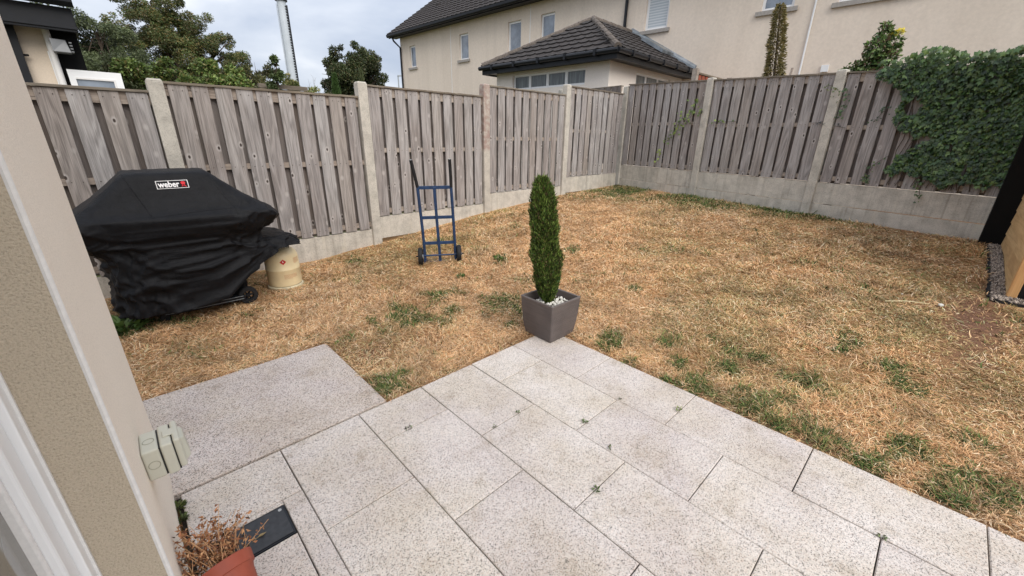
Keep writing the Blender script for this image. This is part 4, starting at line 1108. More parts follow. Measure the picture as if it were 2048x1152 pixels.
MB().box(.03, .045, .0, .03, .07, .32).build('axle_bracket', M['blue'], tr); MB().box(.385, .40, .0, .03, .08, .32).build('axle_bracket', M['blue'], tr)
for sx_, zc in ((-.005, .150), (.435, .172)):
    m = MB(); r = .103; t = .026
    m.lathe([(.058, -t*.7), (.085, -t), (.098, -t*.75), (r, -t*.3), (r, t*.3), (.098, t*.75), (.085, t), (.058, t*.7), (.058, -t*.7)], 36)
    m.xf(Matrix.Translation((sx_, 0, zc)) @ Matrix.Rotation(pi/2, 4, 'Y')); w_ = m.build('wheel', M['rubber'], tr, smooth=True)
    m = MB(); m.lathe([(.001, -.02), (.02, -.02), (.026, -.012), (.058, -.010), (.058, .010), (.026, .012), (.02, .03), (.001, .03)], 24)
    m.xf(Matrix.Translation((sx_, 0, zc)) @ Matrix.Rotation(pi/2, 4, 'Y')); m.build('rim', M['lampgrey'], w_, smooth=False)
    h = -1 if sx_ < .2 else 1
    MB().tube([(sx_+h*.02, 0, zc), (sx_+h*.052, 0, zc)], .010, 6).build('axle_nut', M['rubber'], tr)

# ------------------------------------------------------------------ leaves helper
def leafset(P, Nrm, size, width, cols, name, mat, parent=None, fold=.15, droop=0.0, shape='rhomb'):
    """P centres (n,3); Nrm rough leaf directions (n,3) = direction of the long axis; random roll."""
    n = len(P); D = Nrm/np.maximum(np.linalg.norm(Nrm, axis=1, keepdims=True), 1e-6)
    r = rng.normal(size=(n, 3)); S = np.cross(D, r); S /= np.maximum(np.linalg.norm(S, axis=1, keepdims=True), 1e-6); U = np.cross(S, D)
    size = np.broadcast_to(size, (n,))[:, None]; width = np.broadcast_to(width, (n,))[:, None]
    if shape == 'rhomb':
        b0 = P; l = P+D*size*.45+S*width*.5+U*size*fold; r_ = P+D*size*.45-S*width*.5+U*size*fold; t = P+D*size-np.array([0, 0, 1])*droop*size
        V = np.stack([b0, l, t, r_], 1).reshape(-1, 3); b = np.arange(n)[:, None]*4
        T = np.concatenate([b+np.array([0, 2, 1]), b+np.array([0, 3, 2])], 1).reshape(-1, 3); k = 4
    else:   # lobed ivy leaf: 7 outline points round a centre
        ang_ = np.radians([180, 130, 95, 50, 0, -50, -95, -130]); rad_ = np.array([.12, .52, .42, .72, 1.0, .72, .42, .52]); rad_[3] = .55; rad_[5] = .55; rad_[1] = .62; rad_[7] = .62
        pts = [P]
        for a, rr in zip(ang_, rad_):
            pts.append(P+(D*cos(a)+S*sin(a)*1.05)*size*.5*rr+U*size*fold*(abs(sin(a)))*rr)
        V = np.stack(pts, 1).reshape(-1, 3); k = 9; b = np.arange(n)[:, None]*9
        T = np.concatenate([b+np.array([0, 1+j, 1+(j+1) % 8]) for j in range(8)], 1).reshape(-1, 3)
    return np_mesh(name, V, T, mat, np.repeat(cols, k, axis=0), parent)
def pick(cols, n, lo=.7, hi=1.3):
    c = np.array(cols, float)[rng.integers(0, len(cols), n)]; return np.clip(c*rng.uniform(lo, hi, (n, 1)), 0, 1)

# ------------------------------------------------------------------ planter with conifer
PX, PY = 2.232, 1.888
pt = thing('planter', 'square grey brown tapered planter standing on the patio corner', 'planter', (PX, PY, .0), radians(-.5))
def sq_ring(h, r_, n=5):
    out_ = []
    cs = [(-1, -1), (1, -1), (1, 1), (-1, 1)]
    for k in range(4):
        cx_, cy_ = cs[k]
        for j in range(n):
            a = pi+pi/2*k+pi/2*j/(n-1)
            out_.append((cx_*(h-r_)+r_*cos(a), cy_*(h-r_)+r_*sin(a)))
    return out_
prof = [(.128, .0), (.134, .004), (.144, .05), (.152, .11), (.158, .18), (.163, .26), (.1645, .298), (.1660, .302), (.1665, .312), (.1640, .316), (.152, .316), (.149, .312), (.146, .20), (.14, .10)]
m = MB(); n = 20
for h, z in prof:
    for (x, y) in sq_ring(h, .012): m.v.append((x, y, z))
for k in range(6):
    for j in range(n): m.f.append((k*n+j, k*n+(j+1) % n, (k+1)*n+(j+1) % n, (k+1)*n+j))
m.f.append(tuple(reversed(range(n))))
m.build('pot', M['planter'], pt)
m2 = MB(); m2.v = m.v[6*n:]
for k in range(len(prof)-7):
    for j in range(n): m2.f.append((k*n+j, k*n+(j+1) % n, (k+1)*n+(j+1) % n, (k+1)*n+j))
m2.build('rim', M['planterrim'], pt)
sm = MB(); hh = .145
for i in range(10):
    for j in range(10):
        def zf(a, b_): return .252+.012*mnoise.noise(Vector((a*9, b_*9, 3)))
        a, b_, c_, d_ = -hh+i*hh/5, -hh+(i+1)*hh/5, -hh+j*hh/5, -hh+(j+1)*hh/5
        sm.quad((a, c_, zf(a, c_)), (b_, c_, zf(b_, c_)), (b_, d_, zf(b_, d_)), (a, d_, zf(a, d_)))
sm.build('soil', M['soil'], pt, smooth=True)
def pebble_mesh(seed):
    bm = bmesh.new(); bmesh.ops.create_icosphere(bm, subdivisions=1, radius=1)
    for q in bm.verts: q.co *= 1+.25*mnoise.noise(q.co*1.7+Vector((seed*7, 0, 0)))
    me = bpy.data.meshes.new('pebble'); bm.to_mesh(me); bm.free(); me.materials.append(M['pebble']); return me
pms = [pebble_mesh(i) for i in range(4)]
for k in range(170):
    x = random.uniform(-.11, .125); y = random.uniform(-.12, .10)
    if hypot(x, y) < .02: continue
    r = random.uniform(.007, .016)
    inst('pebble', random.choice(pms), pt, (x, y, .258+random.uniform(0, .018)), (random.random()*6, random.random()*6, random.random()*6), (r, r*random.uniform(.7, 1), r*random.uniform(.6, .9)))
cn = thing('conifer', 'narrow upright dark green conifer growing in the square planter', 'conifer', (PX, PY, .24))
LEAN = np.array([-.69, .72, 0])
def ccen(h): return LEAN[None, :]*(.018+.085*np.clip(h, 0, 1)**1.0)[:, None]
prh = np.array([.0, .05, .12, .22, .34, .40, .46, .52, .60, .75, .85, .93, 1.0]); prr = np.array([.02, .05, .075, .100, .118, .126, .116, .102, .106, .100, .086, .066, .022])
n = 26000; h = rng.random(n)**.95; a = rng.uniform(0, 2*pi, n)
R_ = np.interp(h, prh, prr)*1.0; R_ = R_*(.92+.30*(vnoise(a*2.2, h*9, 1.0, 31)-.5)+.34*(vnoise(a*6, h*26, 1.0, 32)-.5))
R_ = R_+.022*np.exp(-((h-.40)/.035)**2)*np.clip(np.cos(a-2.33), 0, 1)**2
rr = R_*np.sqrt(rng.uniform(.45, 1, n))
P = ccen(h)+np.stack([rr*np.cos(a), rr*np.sin(a), h*.955+.0], 1)
D = np.stack([np.cos(a)*.55, np.sin(a)*.55, np.ones(n)*1.0], 1)+rng.normal(0, .28, (n, 3))
cc = pick([[.11, .18, .032], [.06, .115, .022], [.17, .25, .05], [.04, .08, .018], [.23, .31, .07], [.12, .09, .04]], n)
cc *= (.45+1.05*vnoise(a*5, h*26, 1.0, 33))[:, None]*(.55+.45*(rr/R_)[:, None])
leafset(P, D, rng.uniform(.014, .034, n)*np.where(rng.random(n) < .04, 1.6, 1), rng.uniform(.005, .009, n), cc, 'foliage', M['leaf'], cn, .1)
cm = MB()
for q in range(3): cm.tube([(random.uniform(-.01, .01), random.uniform(-.01, .01), -.01), (LEAN[0]*.02+random.uniform(-.012, .012), LEAN[1]*.02+random.uniform(-.012, .012), .12), (LEAN[0]*.05, LEAN[1]*.05, .5), (LEAN[0]*.09, LEAN[1]*.09, .88)], [.007, .006, .004, .001], 6)
cm.build('trunk', M['bark'], cn)

# ------------------------------------------------------------------ terracotta pot with dead plant
PD = Vector((-.13, .80, .52)).normalized()            # the pot lies tipped over, mouth towards the lawn
PC = Vector((-.050, 1.305, .125))
tp = thing('flower_pot', 'round terracotta coloured plastic pot lying tipped over beside the house wall', 'flower pot', (PC.x, PC.y, 0))
PM = Matrix.Translation((0, 0, PC.z)) @ PD.to_track_quat('Z', 'X').to_matrix().to_4x4() @ Matrix.Translation((0, 0, -.182))
def tpp(m, name, mat, **k): m.xf(PM); return m.build(name, mat, tp, **k)
tpp(MB().lathe([(.001, 0), (.058, 0), (.062, .004), (.080, .140), (.081, .143), (.0885, .147), (.0925, .180), (.0930, .184), (.0915, .186), (.0885, .184), (.084, .145), (.075, .12), (.058, .02)], 48), 'pot', M['terracotta'], smooth=True)
tpp(MB().lathe([(.001, .160), (.04, .163), (.083, .158)], 24), 'soil', M['soil'])
dp_ = thing('dead_plant', 'withered brown plant with curled leaves spilling out of the tipped terracotta pot', 'dead plant', (PC.x, PC.y, PC.z))
st = MB(); LP = []; LD = []
rd = random.Random(12)
e1 = PD.orthogonal().normalized(); e2 = PD.cross(e1)
for k in range(70):
    a = rd.uniform(0, 2*pi); r0 = rd.uniform(.0, .07); b0 = e1*(r0*cos(a))+e2*(r0*sin(a))-PD*.02; ln = rd.uniform(.08, .20)
    dr = (PD*rd.uniform(.3, 1.0)+Vector((rd.uniform(-.6, .55), rd.uniform(-.2, .3), rd.uniform(-.1, 1.05)))).normalized()
    p1 = b0+dr*ln*.6; p2 = p1+(dr+Vector((rd.uniform(-.5, .5), rd.uniform(-.5, .5), rd.uniform(-.7, .3)))).normalized()*ln*.55
    for p in (p1, p2): p.x = max(p.x, -.095); p.z = max(p.z, -.10)
    st.tube([b0, p1, p2], [.0016, .0013, .0008], 4, False)
    for q in range(rd.randint(10, 24)):
        t = rd.uniform(.3, 1.0); c_ = b0.lerp(p1, t*2) if t < .5 else p1.lerp(p2, t*2-1)
        LP.append((max(c_.x+rd.uniform(-.008, .008), -.1), c_.y+rd.uniform(-.008, .008), c_.z+rd.uniform(-.01, .01))); LD.append((rd.uniform(-1, 1), rd.uniform(-1, 1), rd.uniform(-1.0, .6)))
st.build('stems', simple('dry_stem', (.50, .28, .14), .8), dp_)
n = len(LP)
leafset(np.array(LP), np.array(LD), rng.uniform(.008, .022, n), rng.uniform(.004, .009, n), pick([[.40, .17, .08], [.24, .10, .05], [.60, .34, .17], [.10, .06, .035], [.46, .22, .10]], n), 'dead_leaves', M['leaf'], dp_, .3)

# ------------------------------------------------------------------ weeds in the paving joints
def weed(x, y, r, n, hgt, label, cols, group=None, up=.5, sz=(.010, .022), z0=0.0):
    if z0 == 0: r *= .6; hgt *= .6; sz = (sz[0]*.62, sz[1]*.62)
    o = thing('weed', label, 'weed', (x, y, z0), 0, group)
    a = rng.uniform(0, 2*pi, n); rr = r*np.sqrt(rng.random(n)); h = rng.random(n)*hgt
    P = np.stack([rr*np.cos(a)*.6, rr*np.sin(a)*.6, h+.001], 1); D = np.stack([np.cos(a), np.sin(a), rng.uniform(.1, up*2, n)], 1)
    s = rng.uniform(*sz, n)
    leafset(P, D, s, s*.5, pick(cols, n), 'leaves', M['leaf'], o, .15)
    m = MB()
    for k in range(max(3, n//8)):
        aa = random.uniform(0, 6.28); m.tube([(0, 0, -.005), (r*.5*cos(aa), r*.5*sin(aa), hgt*.6+.003), (r*.8*cos(aa), r*.8*sin(aa), hgt+.003)], .0008, 3, False)
    m.build('stems', M['bark'], o); return o
G1 = [[.10, .17, .04], [.15, .23, .06], [.07, .12, .035]]; G2 = [[.22, .30, .04], [.16, .24, .05]]; G3 = [[.05, .045, .03], [.09, .08, .04]]
weed(.82, 1.632, .045, 26, .012, 'sparse weed in the joint second from the lawn on the left of the patio', G1+G3, up=.2)
weed(1.345, 1.335, .022, 18, .018, 'small green weed in the slab joint nearest the middle of the patio', G1)
weed(1.17, 1.333, .02, 14, .012, 'flat brownish green weed in a slab joint beside a small upright weed', G1+G3, up=.2)
weed(1.56, 1.025, .028, 26, .016, 'fine grassy weed in a slab joint left of the upright dark weed', G1, sz=(.01, .03))
weed(1.225, .715, .035, 34, .025, 'biggest bright green weed in a slab joint in the patio foreground', G1, sz=(.012, .026))
weed(1.485, .82, .014, 22, .035, 'dark upright sprig of weed in a long patio joint', G3+G1, up=1.5)
weed(2.045, .722, .026, 22, .028, 'bright yellow green weed in a joint close to the patio edge', G2, sz=(.014, .028))
weed(1.885, 1.012, .012, 12, .012, 'tiny dark weed at a slab corner right of the planter', G1+G3, up=.3)
weed(1.872, -.19, .028, 22, .014, 'flat weed at a slab corner near the bottom right of the patio', G1+G3, up=.2)
weed(-.128, 1.85, .032, 90, .02, 'mossy green weed clump at the foot of the house wall', [[.10, .13, .03], [.15, .17, .05], [.06, .08, .025]], z0=-.01)
weed(-.128, 1.77, .026, 70, .018, 'lower mossy weed clump at the foot of the house wall by the flower pot', [[.09, .12, .03], [.06, .085, .025]], z0=-.01)
weed(2.43, 3.33-.0, .05, 40, .03, 'leafy green weed in the dry lawn just in front of the blue hand truck', G1, sz=(.02, .04), z0=tzs(2.43, 3.33))
weed(3.03, 3.40, .06, 46, .04, 'leafy weed in the lawn between the blue truck and the conifer', G1, sz=(.025, .05), z0=tzs(3.03, 3.4))
weed(-.22, 4.12, .16, 120, .07, 'clump of long leafed weeds under the left end of the barbecue cover', G1, sz=(.05, .11), z0=-.01)
weed(.92, 3.02-.2, .03, 30, .02, 'small bright weed in bare soil by the corner of the worn slab', G2+G1, z0=-.01)
# pale straw and stones lying about on the lawn
sw = MB(); x, y = 4.35, .10; z = tzs(x, y)+.03
sw.tube([(x, y, z), (x+.10, y-.12, z+.01), (x+.16, y-.27, z+.012)], .0026, 5); tag(sw.build('straw', simple('pale_straw', (.75, .66, .40))), 'long pale stalk lying on the lawn in front of the wooden shed', 'stalk')
for (x, y, r, lab) in ((4.55, -.22, .028, 'pale stone on bare soil near the shed corner'), (4.62, .02, .012, 'small white stone on the lawn left of the shed')):
    o = bpy.data.objects.new('stone', pms[0]); COL.objects.link(o); o.location = (x, y, tzs(x, y)+.02); o.scale = (r, r*.7, r*.5); tag(o, lab, 'stone')

# ------------------------------------------------------------------ ivy and other plants on the right fence
FM = Matrix.Translation((8.19, 5.13, 0)) @ Matrix.Rotation(-pi/2-ang, 4, 'Z')
FMn = np.array(FM)
def toF(P): return P @ FMn[:3, :3].T + FMn[:3, 3]
def dirF(D): return D @ FMn[:3, :3].T
from mathutils.geometry import intersect_point_tri_2d
poly = [(4.12, 2.30), (4.22, 2.44), (4.42, 2.42), (4.6, 2.47), (4.78, 2.48), (4.95, 2.38), (5.3, 2.36), (5.75, 2.36), (5.75, .98), (5.5, .93), (5.35, 1.05), (5.15, .96), (4.98, 1.10), (4.78, 1.16), (4.56, 1.14), (4.62, 1.32), (4.66, 1.5), (4.58, 1.62), (4.50, 1.82), (4.56, 2.0), (4.42, 2.12), (4.30, 2.14)]
def inpoly(x, y, pl):
    c = np.zeros(len(x), bool)
    for i in range(len(pl)):
        (x1, y1), (x2, y2) = pl[i], pl[i-1]
        cnd = ((y1 > y) != (y2 > y)) & (x < (x2-x1)*(y-y1)/(y2-y1+1e-12)+x1); c ^= cnd
    return c
s = rng.uniform(4.0, 6.6, 60000); z = rng.uniform(.85, 2.7, 60000)
s2 = s-.10+.12*(fbm(s, z, 5, 50)-.5)*2; z2 = z+.10*(fbm(s, z, 5, 55)-.5)*2
k = inpoly(s2, z2, poly); k &= (fbm(s, z, 4.5, 57)+.25*np.clip((z-2.1)*3, -.3, 1)+.25*np.clip((s-4.6)/.5, -.3, 1)) > .42; k &= ~((np.hypot(s-4.72, z-1.86) < .09)); s, z = s[k][:6200], z[k][:6200]; n = len(s)
overh = np.clip((z-1.75)/.7, 0, 1); depth = (.03+.07*fbm(s, z, 3, 60)+.17*overh**1.3)*(rng.random(n)**.4)
depth *= np.clip((s-4.0)/.5, .25, 1)*np.clip((5.75-s)/.35, .3, 1)
topz = z > 2.36; back = topz & (rng.random(n) < .3)
depth = np.where(back, -rng.uniform(.02, .35, n), depth)
P = toF(np.stack([s, -.04-depth, z], 1)); D = dirF(np.stack([rng.normal(0, .5, n), -.35+rng.normal(0, .2, n), -1+rng.normal(0, .45, n)], 1))
hi = np.clip((z-2.25)/.3, 0, 1)[:, None]*rng.random((n, 1))  # highlights on the top leaves, painted in as lighter leaf colours
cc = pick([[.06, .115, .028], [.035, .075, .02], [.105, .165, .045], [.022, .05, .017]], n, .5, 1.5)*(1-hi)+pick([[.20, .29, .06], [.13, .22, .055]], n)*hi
iv = thing('ivy', 'dense dark green ivy spilling over the top of the right fence', 'ivy', (*FM.translation[:2], 0)); iv.location = (6.9, -.2, .9)
def leafF(P, D, size, cols, name, parent, org):
    # leaf plane roughly parallel to the fence: roll fixed so that faces look outwards
    n = len(P); D = D/np.linalg.norm(D, axis=1, keepdims=True); out_ = dirF(np.tile([[0, -1., .45]], (n, 1)))+rng.normal(0, .38, (n, 3))
    S = np.cross(D, out_); S /= np.linalg.norm(S, axis=1, keepdims=True); U = np.cross(S, D)
    size = size[:, None]; ang_ = np.radians([180, 140, 105, 55, 25, 0, -25, -55, -105, -140]); rad_ = [.15, .62, .50, .72, .48, 1.0, .48, .72, .50, .62]
    pts = [P+U*size*.04]
    for a, r in zip(ang_, rad_): pts.append(P+(D*cos(a)+S*sin(a))*size*.5*r-U*size*.10*r*abs(sin(a)))
    V = np.stack(pts, 1).reshape(-1, 3)-np.array(org); b = np.arange(n)[:, None]*11
    T = np.concatenate([b+np.array([0, 1+j, 1+(j+1) % 10]) for j in range(10)], 1).reshape(-1, 3)
    return np_mesh(name, V, T, M['ivyleaf'], np.repeat(cols, 11, 0), parent)
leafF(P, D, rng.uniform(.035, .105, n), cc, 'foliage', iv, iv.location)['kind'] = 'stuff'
stm = MB(); fr_ = random.Random(5)
for k in range(26):
    s0 = fr_.uniform(4.7, 6.3); pts = []; zz_ = .95
    while zz_ < 2.45: pts.append(tuple(Vector(toF(np.array([[s0, -.045, zz_]]))[0])-iv.location)); zz_ += .14; s0 += fr_.uniform(-.05, .05)
    stm.tube(pts, .005, 4, False)
stm.build('stems', M['bark'], iv)
def creeper(pts, nleaf, size, cols, label, name='climbing_plant', cat='climber', spread=.05, stem=True, group=None):
    """pts in fence coords (s, z)."""
    base = Vector(toF(np.array([[pts[0][0], -.05, pts[0][1]]]))[0]); o = thing(name, label, cat, base, 0, group)
    P = []; 
    for k in range(nleaf):
        i = random.randrange(len(pts)-1); t = random.random(); P.append((lerp(pts[i][0], pts[i+1][0], t)+random.gauss(0, spread), -.05-random.random()*.05, lerp(pts[i][1], pts[i+1][1], t)+random.gauss(0, spread)))
    P = toF(np.array(P)); n = len(P); D = dirF(np.stack([rng.normal(0, .5, n), -.2+rng.normal(0, .2, n), -1+rng.normal(0, .4, n)], 1))
    l = leafF(P, D, rng.uniform(*size, n), pick(cols, n), 'leaves', o, base)
    m = MB(); pp = []
    for i in range(len(pts)-1):
        for q in range(5): pp.append(tuple(Vector(toF(np.array([[lerp(pts[i][0], pts[i+1][0], q/5)+random.uniform(-.01, .01), -.045, lerp(pts[i][1], pts[i+1][1], q/5)]]))[0])-base))
    m.tube(pp, .003, 4, False); m.build('stem', M['bark'], o); return o
GV = [[.14, .20, .04], [.10, .16, .035], [.20, .26, .06], [.08, .12, .03]]
creeper([(1.22, 1.42), (1.32, 1.55), (1.42, 1.72), (1.5, 1.88)], 34, (.05, .09), GV, 'light green creeper leaves hanging on the first bay of the right fence', spread=.05, group='creepers on the right fence')
creeper([(1.55, 1.72), (1.66, 1.85), (1.70, 2.0), (1.68, 2.12)], 30, (.05, .09), GV, 'light green creeper strand beside the first concrete post of the right fence', spread=.045, group='creepers on the right fence')
creeper([(1.84, 1.86), (1.86, 1.92), (1.87, 1.98)], 6, (.05, .09), GV, 'single creeper leaves right against the first post of the right fence', spread=.015, group='creepers on the right fence')
creeper([(1.05, 1.03), (1.08, 1.12), (1.09, 1.24)], 10, (.05, .09), [[.24, .30, .07], [.20, .26, .06]], 'small yellow green creeper low on the first bay of the right fence', spread=.03, group='creepers on the right fence')
creeper([(2.10, 1.74), (2.30, 1.74), (2.50, 1.745), (2.56, 1.74)], 9, (.04, .075), GV, 'thin creeper runner across the second bay of the right fence', spread=.035, group='creepers on the right fence')
creeper([(3.98, 2.12), (4.0, 1.95), (3.98, 1.82), (3.97, 1.76)], 34, (.03, .06), [[.045, .08, .03], [.07, .12, .035]], 'dark creeper growing down the right side of the second post', spread=.022, group='creepers on the right fence')
creeper([(3.74, 2.18), (3.82, 2.16), (3.86, 2.08), (3.93, 2.0)], 26, (.025, .05), [[.18, .20, .09], [.26, .24, .14], [.10, .13, .05]], 'pale dry creeper shoot crossing the second post near its top', spread=.03, group='creepers on the right fence')
creeper([(3.66, 1.70), (3.82, 1.72), (3.95, 1.66), (4.1, 1.63)], 8, (.03, .055), [[.05, .05, .045], [.08, .07, .05]], 'bare brown twig with few leaves across the second post at mid height', spread=.02, group='creepers on the right fence')
for pts_, lab_ in (([(4.62, 1.30), (4.50, 1.18), (4.47, 1.02), (4.50, .93)], 'ivy strand trailing from the lower left corner of the ivy mass'),
                   ([(5.0, 1.10), (5.02, .98), (5.06, .86), (5.04, .80)], 'ivy strand hanging over the top of the gravel board')):
    creeper(pts_, 22, (.03, .065), [[.07, .12, .035], [.04, .075, .025], [.12, .16, .05]], lab_, spread=.03)
creeper([(4.47, 1.92), (4.42, 1.78), (4.36, 1.70)], 16, (.03, .055), [[.045, .08, .03], [.03, .055, .02]], 'small dark ivy sprig left of the ivy mass on the fence', spread=.03, group='creepers on the right fence')

# tall dried flower spike behind the fence
ec = thing('flower_spike', 'tall narrow drying flower spike rising behind the right fence under a window', 'plant', (9.10, 2.60, .3))
n = 7600; h = rng.random(n); a = rng.uniform(0, 2*pi, n)
R_ = np.interp(h, [0, .4, .75, .93, 1], [.145, .135, .115, .085, .04])*(.75+.5*vnoise(a*2, h*14, 1, 71)); rr = R_*np.sqrt(rng.uniform(.2, 1, n))
P = np.stack([rr*np.cos(a)+.02*h, rr*np.sin(a)+.24*h, 1.4+h*2.02-.03], 1); D = np.stack([np.cos(a), np.sin(a), .1+rng.normal(0, .35, n)], 1)
leafset(P, D, rng.uniform(.03, .085, n)*np.interp(h, [0, .8, 1], [1, .85, .6]), rng.uniform(.010, .018, n), pick([[.34, .27, .11], [.20, .18, .07], [.42, .34, .16], [.12, .12, .05], [.26, .22, .09]], n), 'bracts', M['leaf'], ec, .2)
MB().tube([(0, 0, -.6), (.01, 0, 1.5), (.02, .23, 3.35)], [.035, .03, .012], 8).build('stem', M['bark'], ec)

# rose bush with yellow blooms
rb = thing('rose_bush', 'leafy rose bush with two yellow blooms growing above the right fence', 'rose bush', (8.50, 1.30, .3))
cl = []; rr_n = np.random.default_rng(3)
def bushP(n, blobs, shell=.5):
    w_ = np.array([b_[3]**2 for b_ in blobs]); i = rng.choice(len(blobs), n, p=w_/w_.sum()); B_ = np.array(blobs)[i]
    d = rng.normal(size=(n, 3)); d /= np.linalg.norm(d, axis=1, keepdims=True); r = B_[:, 3:4]*rng.uniform(shell, 1, (n, 1))**.6
    return B_[:, :3]+d*r*np.array([1, 1, .85]), d
Rv = np.array([cos(radians(-79)), sin(radians(-79)), 0])
blobs = []
for (r_, z_, q) in ((-.18, 2.05, .12), (-.16, 2.2, .10), (-.02, 2.05, .20), (.12, 2.0, .20), (.25, 2.0, .14), (.02, 2.25, .17), (.16, 2.3, .16), (.05, 2.45, .15), (.20, 2.5, .11), (.10, 2.62, .12), (.16, 2.72, .07), (-.05, 1.9, .25), (.15, 1.8, .25), (.33, 2.1, .08), (.32, 2.42, .06), (-.26, 2.15, .06)):
    blobs.append((*(Rv*r_)[:2]+rr_n.normal(0, .04, 2), z_, q))
P, d = bushP(5600, blobs, .1); D = d+rng.normal(0, .6, d.shape); D[:, 2] -= .3
n = len(P); leafset(P, D, rng.uniform(.035, .075, n), rng.uniform(.022, .045, n), pick([[.09, .16, .045], [.14, .21, .06], [.05, .095, .03], [.21, .28, .10], [.13, .08, .05]], n), 'foliage', M['leaf'], rb, .1)
st = MB()
for b_ in blobs: st.tube([(0, 0, -.5), (b_[0]*.4, b_[1]*.4, 1.2), (b_[0], b_[1], b_[2])], [.014, .010, .004], 5, False)
BL = [Vector((*(Rv*.27)[:2], 2.62)), Vector((*(Rv*.20)[:2], 2.60))]
for q in BL: st.tube([(0, 0, 1.6), tuple(Vector((*(Rv*.18)[:2], 2.2))), tuple(q)], [.006, .005, .004], 5, False)
st.build('stems', M['bark'], rb)
for q in BL:
    n = 46; a = rng.uniform(0, 2*pi, n); el = rng.uniform(-.3, 1.3, n); d = np.stack([np.cos(a)*np.cos(el), np.sin(a)*np.cos(el), np.sin(el)], 1)
    leafset(np.array(q)+d*.012, d+rng.normal(0, .2, d.shape), rng.uniform(.04, .065, n), rng.uniform(.035, .055, n), pick([[.90, .76, .12], [.95, .88, .35]], n, .85, 1.1), 'bloom', M['leaf'], rb, .3)

# ------------------------------------------------------------------ trees beyond the left fence
def tree(name, label, cat, loc, H_, trunk_h, crown, nleaf, lsize, cols, shell=.45, wind=(0, 0), trunk_r=.16, group=None, elong=2.0, leafdir=None, limb=12, tmat='bark'):
    """crown = list of (x,y,z,r) lobes relative to the base."""
    o = thing(name, label, cat, loc, 0, group)
    sub = []
    for (x, y, z, r) in crown:
        k = max(5, int(9*(r/.8)))
        for q in range(k):
            d = Vector((random.gauss(0, 1), random.gauss(0, 1), random.gauss(0, 1))).normalized()*r*random.uniform(.55, 1.0)
            sub.append((x+d.x, y+d.y, z+d.z*.85, r*random.uniform(.20, .42)))
    P, d = bushP(nleaf, sub, .15)
    D = d*.6+rng.normal(0, .5, d.shape)+np.array([wind[0], wind[1], -.25 if leafdir is None else leafdir])
    n = len(P); c = pick(cols, n)
    # whole twigs share a tone: pick by clump
    key = (np.floor(P[:, 0]*1.7)*7+np.floor(P[:, 1]*1.7)*13+np.floor(P[:, 2]*2.1)*29).astype(int) % 17
    tone = np.random.default_rng(5).uniform(.65, 1.35, 17)[key]; c = np.clip(c*tone[:, None], 0, 1)
    s = rng.uniform(lsize*.6, lsize*1.4, n)
    leafset(P, D, s, s/elong, c, 'crown', M['leaf'], o, .12)
    m = MB(); m.tube([(0, 0, -.6), (random.uniform(-.05, .05), 0, trunk_h*.5), (0, 0, trunk_h)], [trunk_r, trunk_r*.85, trunk_r*.7], 10)
    lobes = crown if len(crown) <= limb else random.sample(crown, limb)
    for (x, y, z, r) in lobes:
        m.tube([(0, 0, trunk_h*.8), (x*.45, y*.45, lerp(trunk_h, z, .55)), (x, y, z)], [trunk_r*.5, trunk_r*.3, trunk_r*.08], 6, False)
        for q in range(5):
            v_ = Vector((random.gauss(0, 1), random.gauss(0, 1), random.gauss(0, .8))).normalized()*r*.9
            m.tube([(x*.8, y*.8, lerp(trunk_h, z, .8)), (x+v_.x*.5, y+v_.y*.5, z+v_.z*.4), (x+v_.x, y+v_.y, z+v_.z)], [trunk_r*.16, trunk_r*.09, trunk_r*.03], 4, False)
    m.build('trunk', M[tmat], o); return o
# big wind-swept tree, about 22 m off (lobes laid out across the view: r = right, z up)
def lobes(az_deg, L):
    a = radians(az_deg-90); rv = Vector((cos(a), sin(a), 0)); fv = Vector((cos(radians(az_deg)), sin(radians(az_deg)), 0))
    return [(rv.x*r_+fv.x*f_, rv.y*r_+fv.y*f_, z_, q) for (r_, f_, z_, q) in L]
tree('wind_swept_tree', 'big wind swept bronze green tree behind the left fence', 'tree', (2.75, 21.8, -.3), 7, 2.4,
     lobes(82.8, [(-.9, 0, 5.35, .95), (0.0, .4, 5.6, .95), (.75, -.2, 5.25, .9), (1.35, .2, 4.7, .85), (1.75, 0, 4.0, .8), (.5, .3, 4.4, 1.1), (-.6, -.4, 4.4, 1.1), (-1.3, .1, 4.5, .85), (1.0, -.3, 3.6, .9), (-.2, 0, 3.4, 1.0), (1.9, .2, 3.3, .7), (.1, .0, 6.2, .6), (-1.0, 0, 6.0, .45), (-1.45, .2, 5.4, .5), (-1.4, 0, 3.3, 1.0), (1.2, 0, 2.7, .9), (.3, 0, 2.6, 1.0), (-.6, 0, 2.7, 1.0), (2.25, 0, 3.0, .55), (.6, 0, 5.9, .6), (-.4, 0, 6.1, .5), (-2.0, 0, 3.9, .8), (-2.0, 0, 2.9, .8), (-1.7, 0, 4.6, .5), (.2, 0, 5.0, 1.0), (1.6, 0, 3.3, .9), (1.5, 0, 5.0, .62), (2.0, 0, 4.4, .6), (2.3, 0, 3.7, .55), (.15, 0, 6.5, .45)]),
     160000, .068, [[.15, .125, .042], [.11, .135, .04], [.075, .105, .032], [.20, .15, .055], [.055, .08, .025], [.09, .13, .035]], wind=(.75, -.05), trunk_r=.22, elong=2.5)
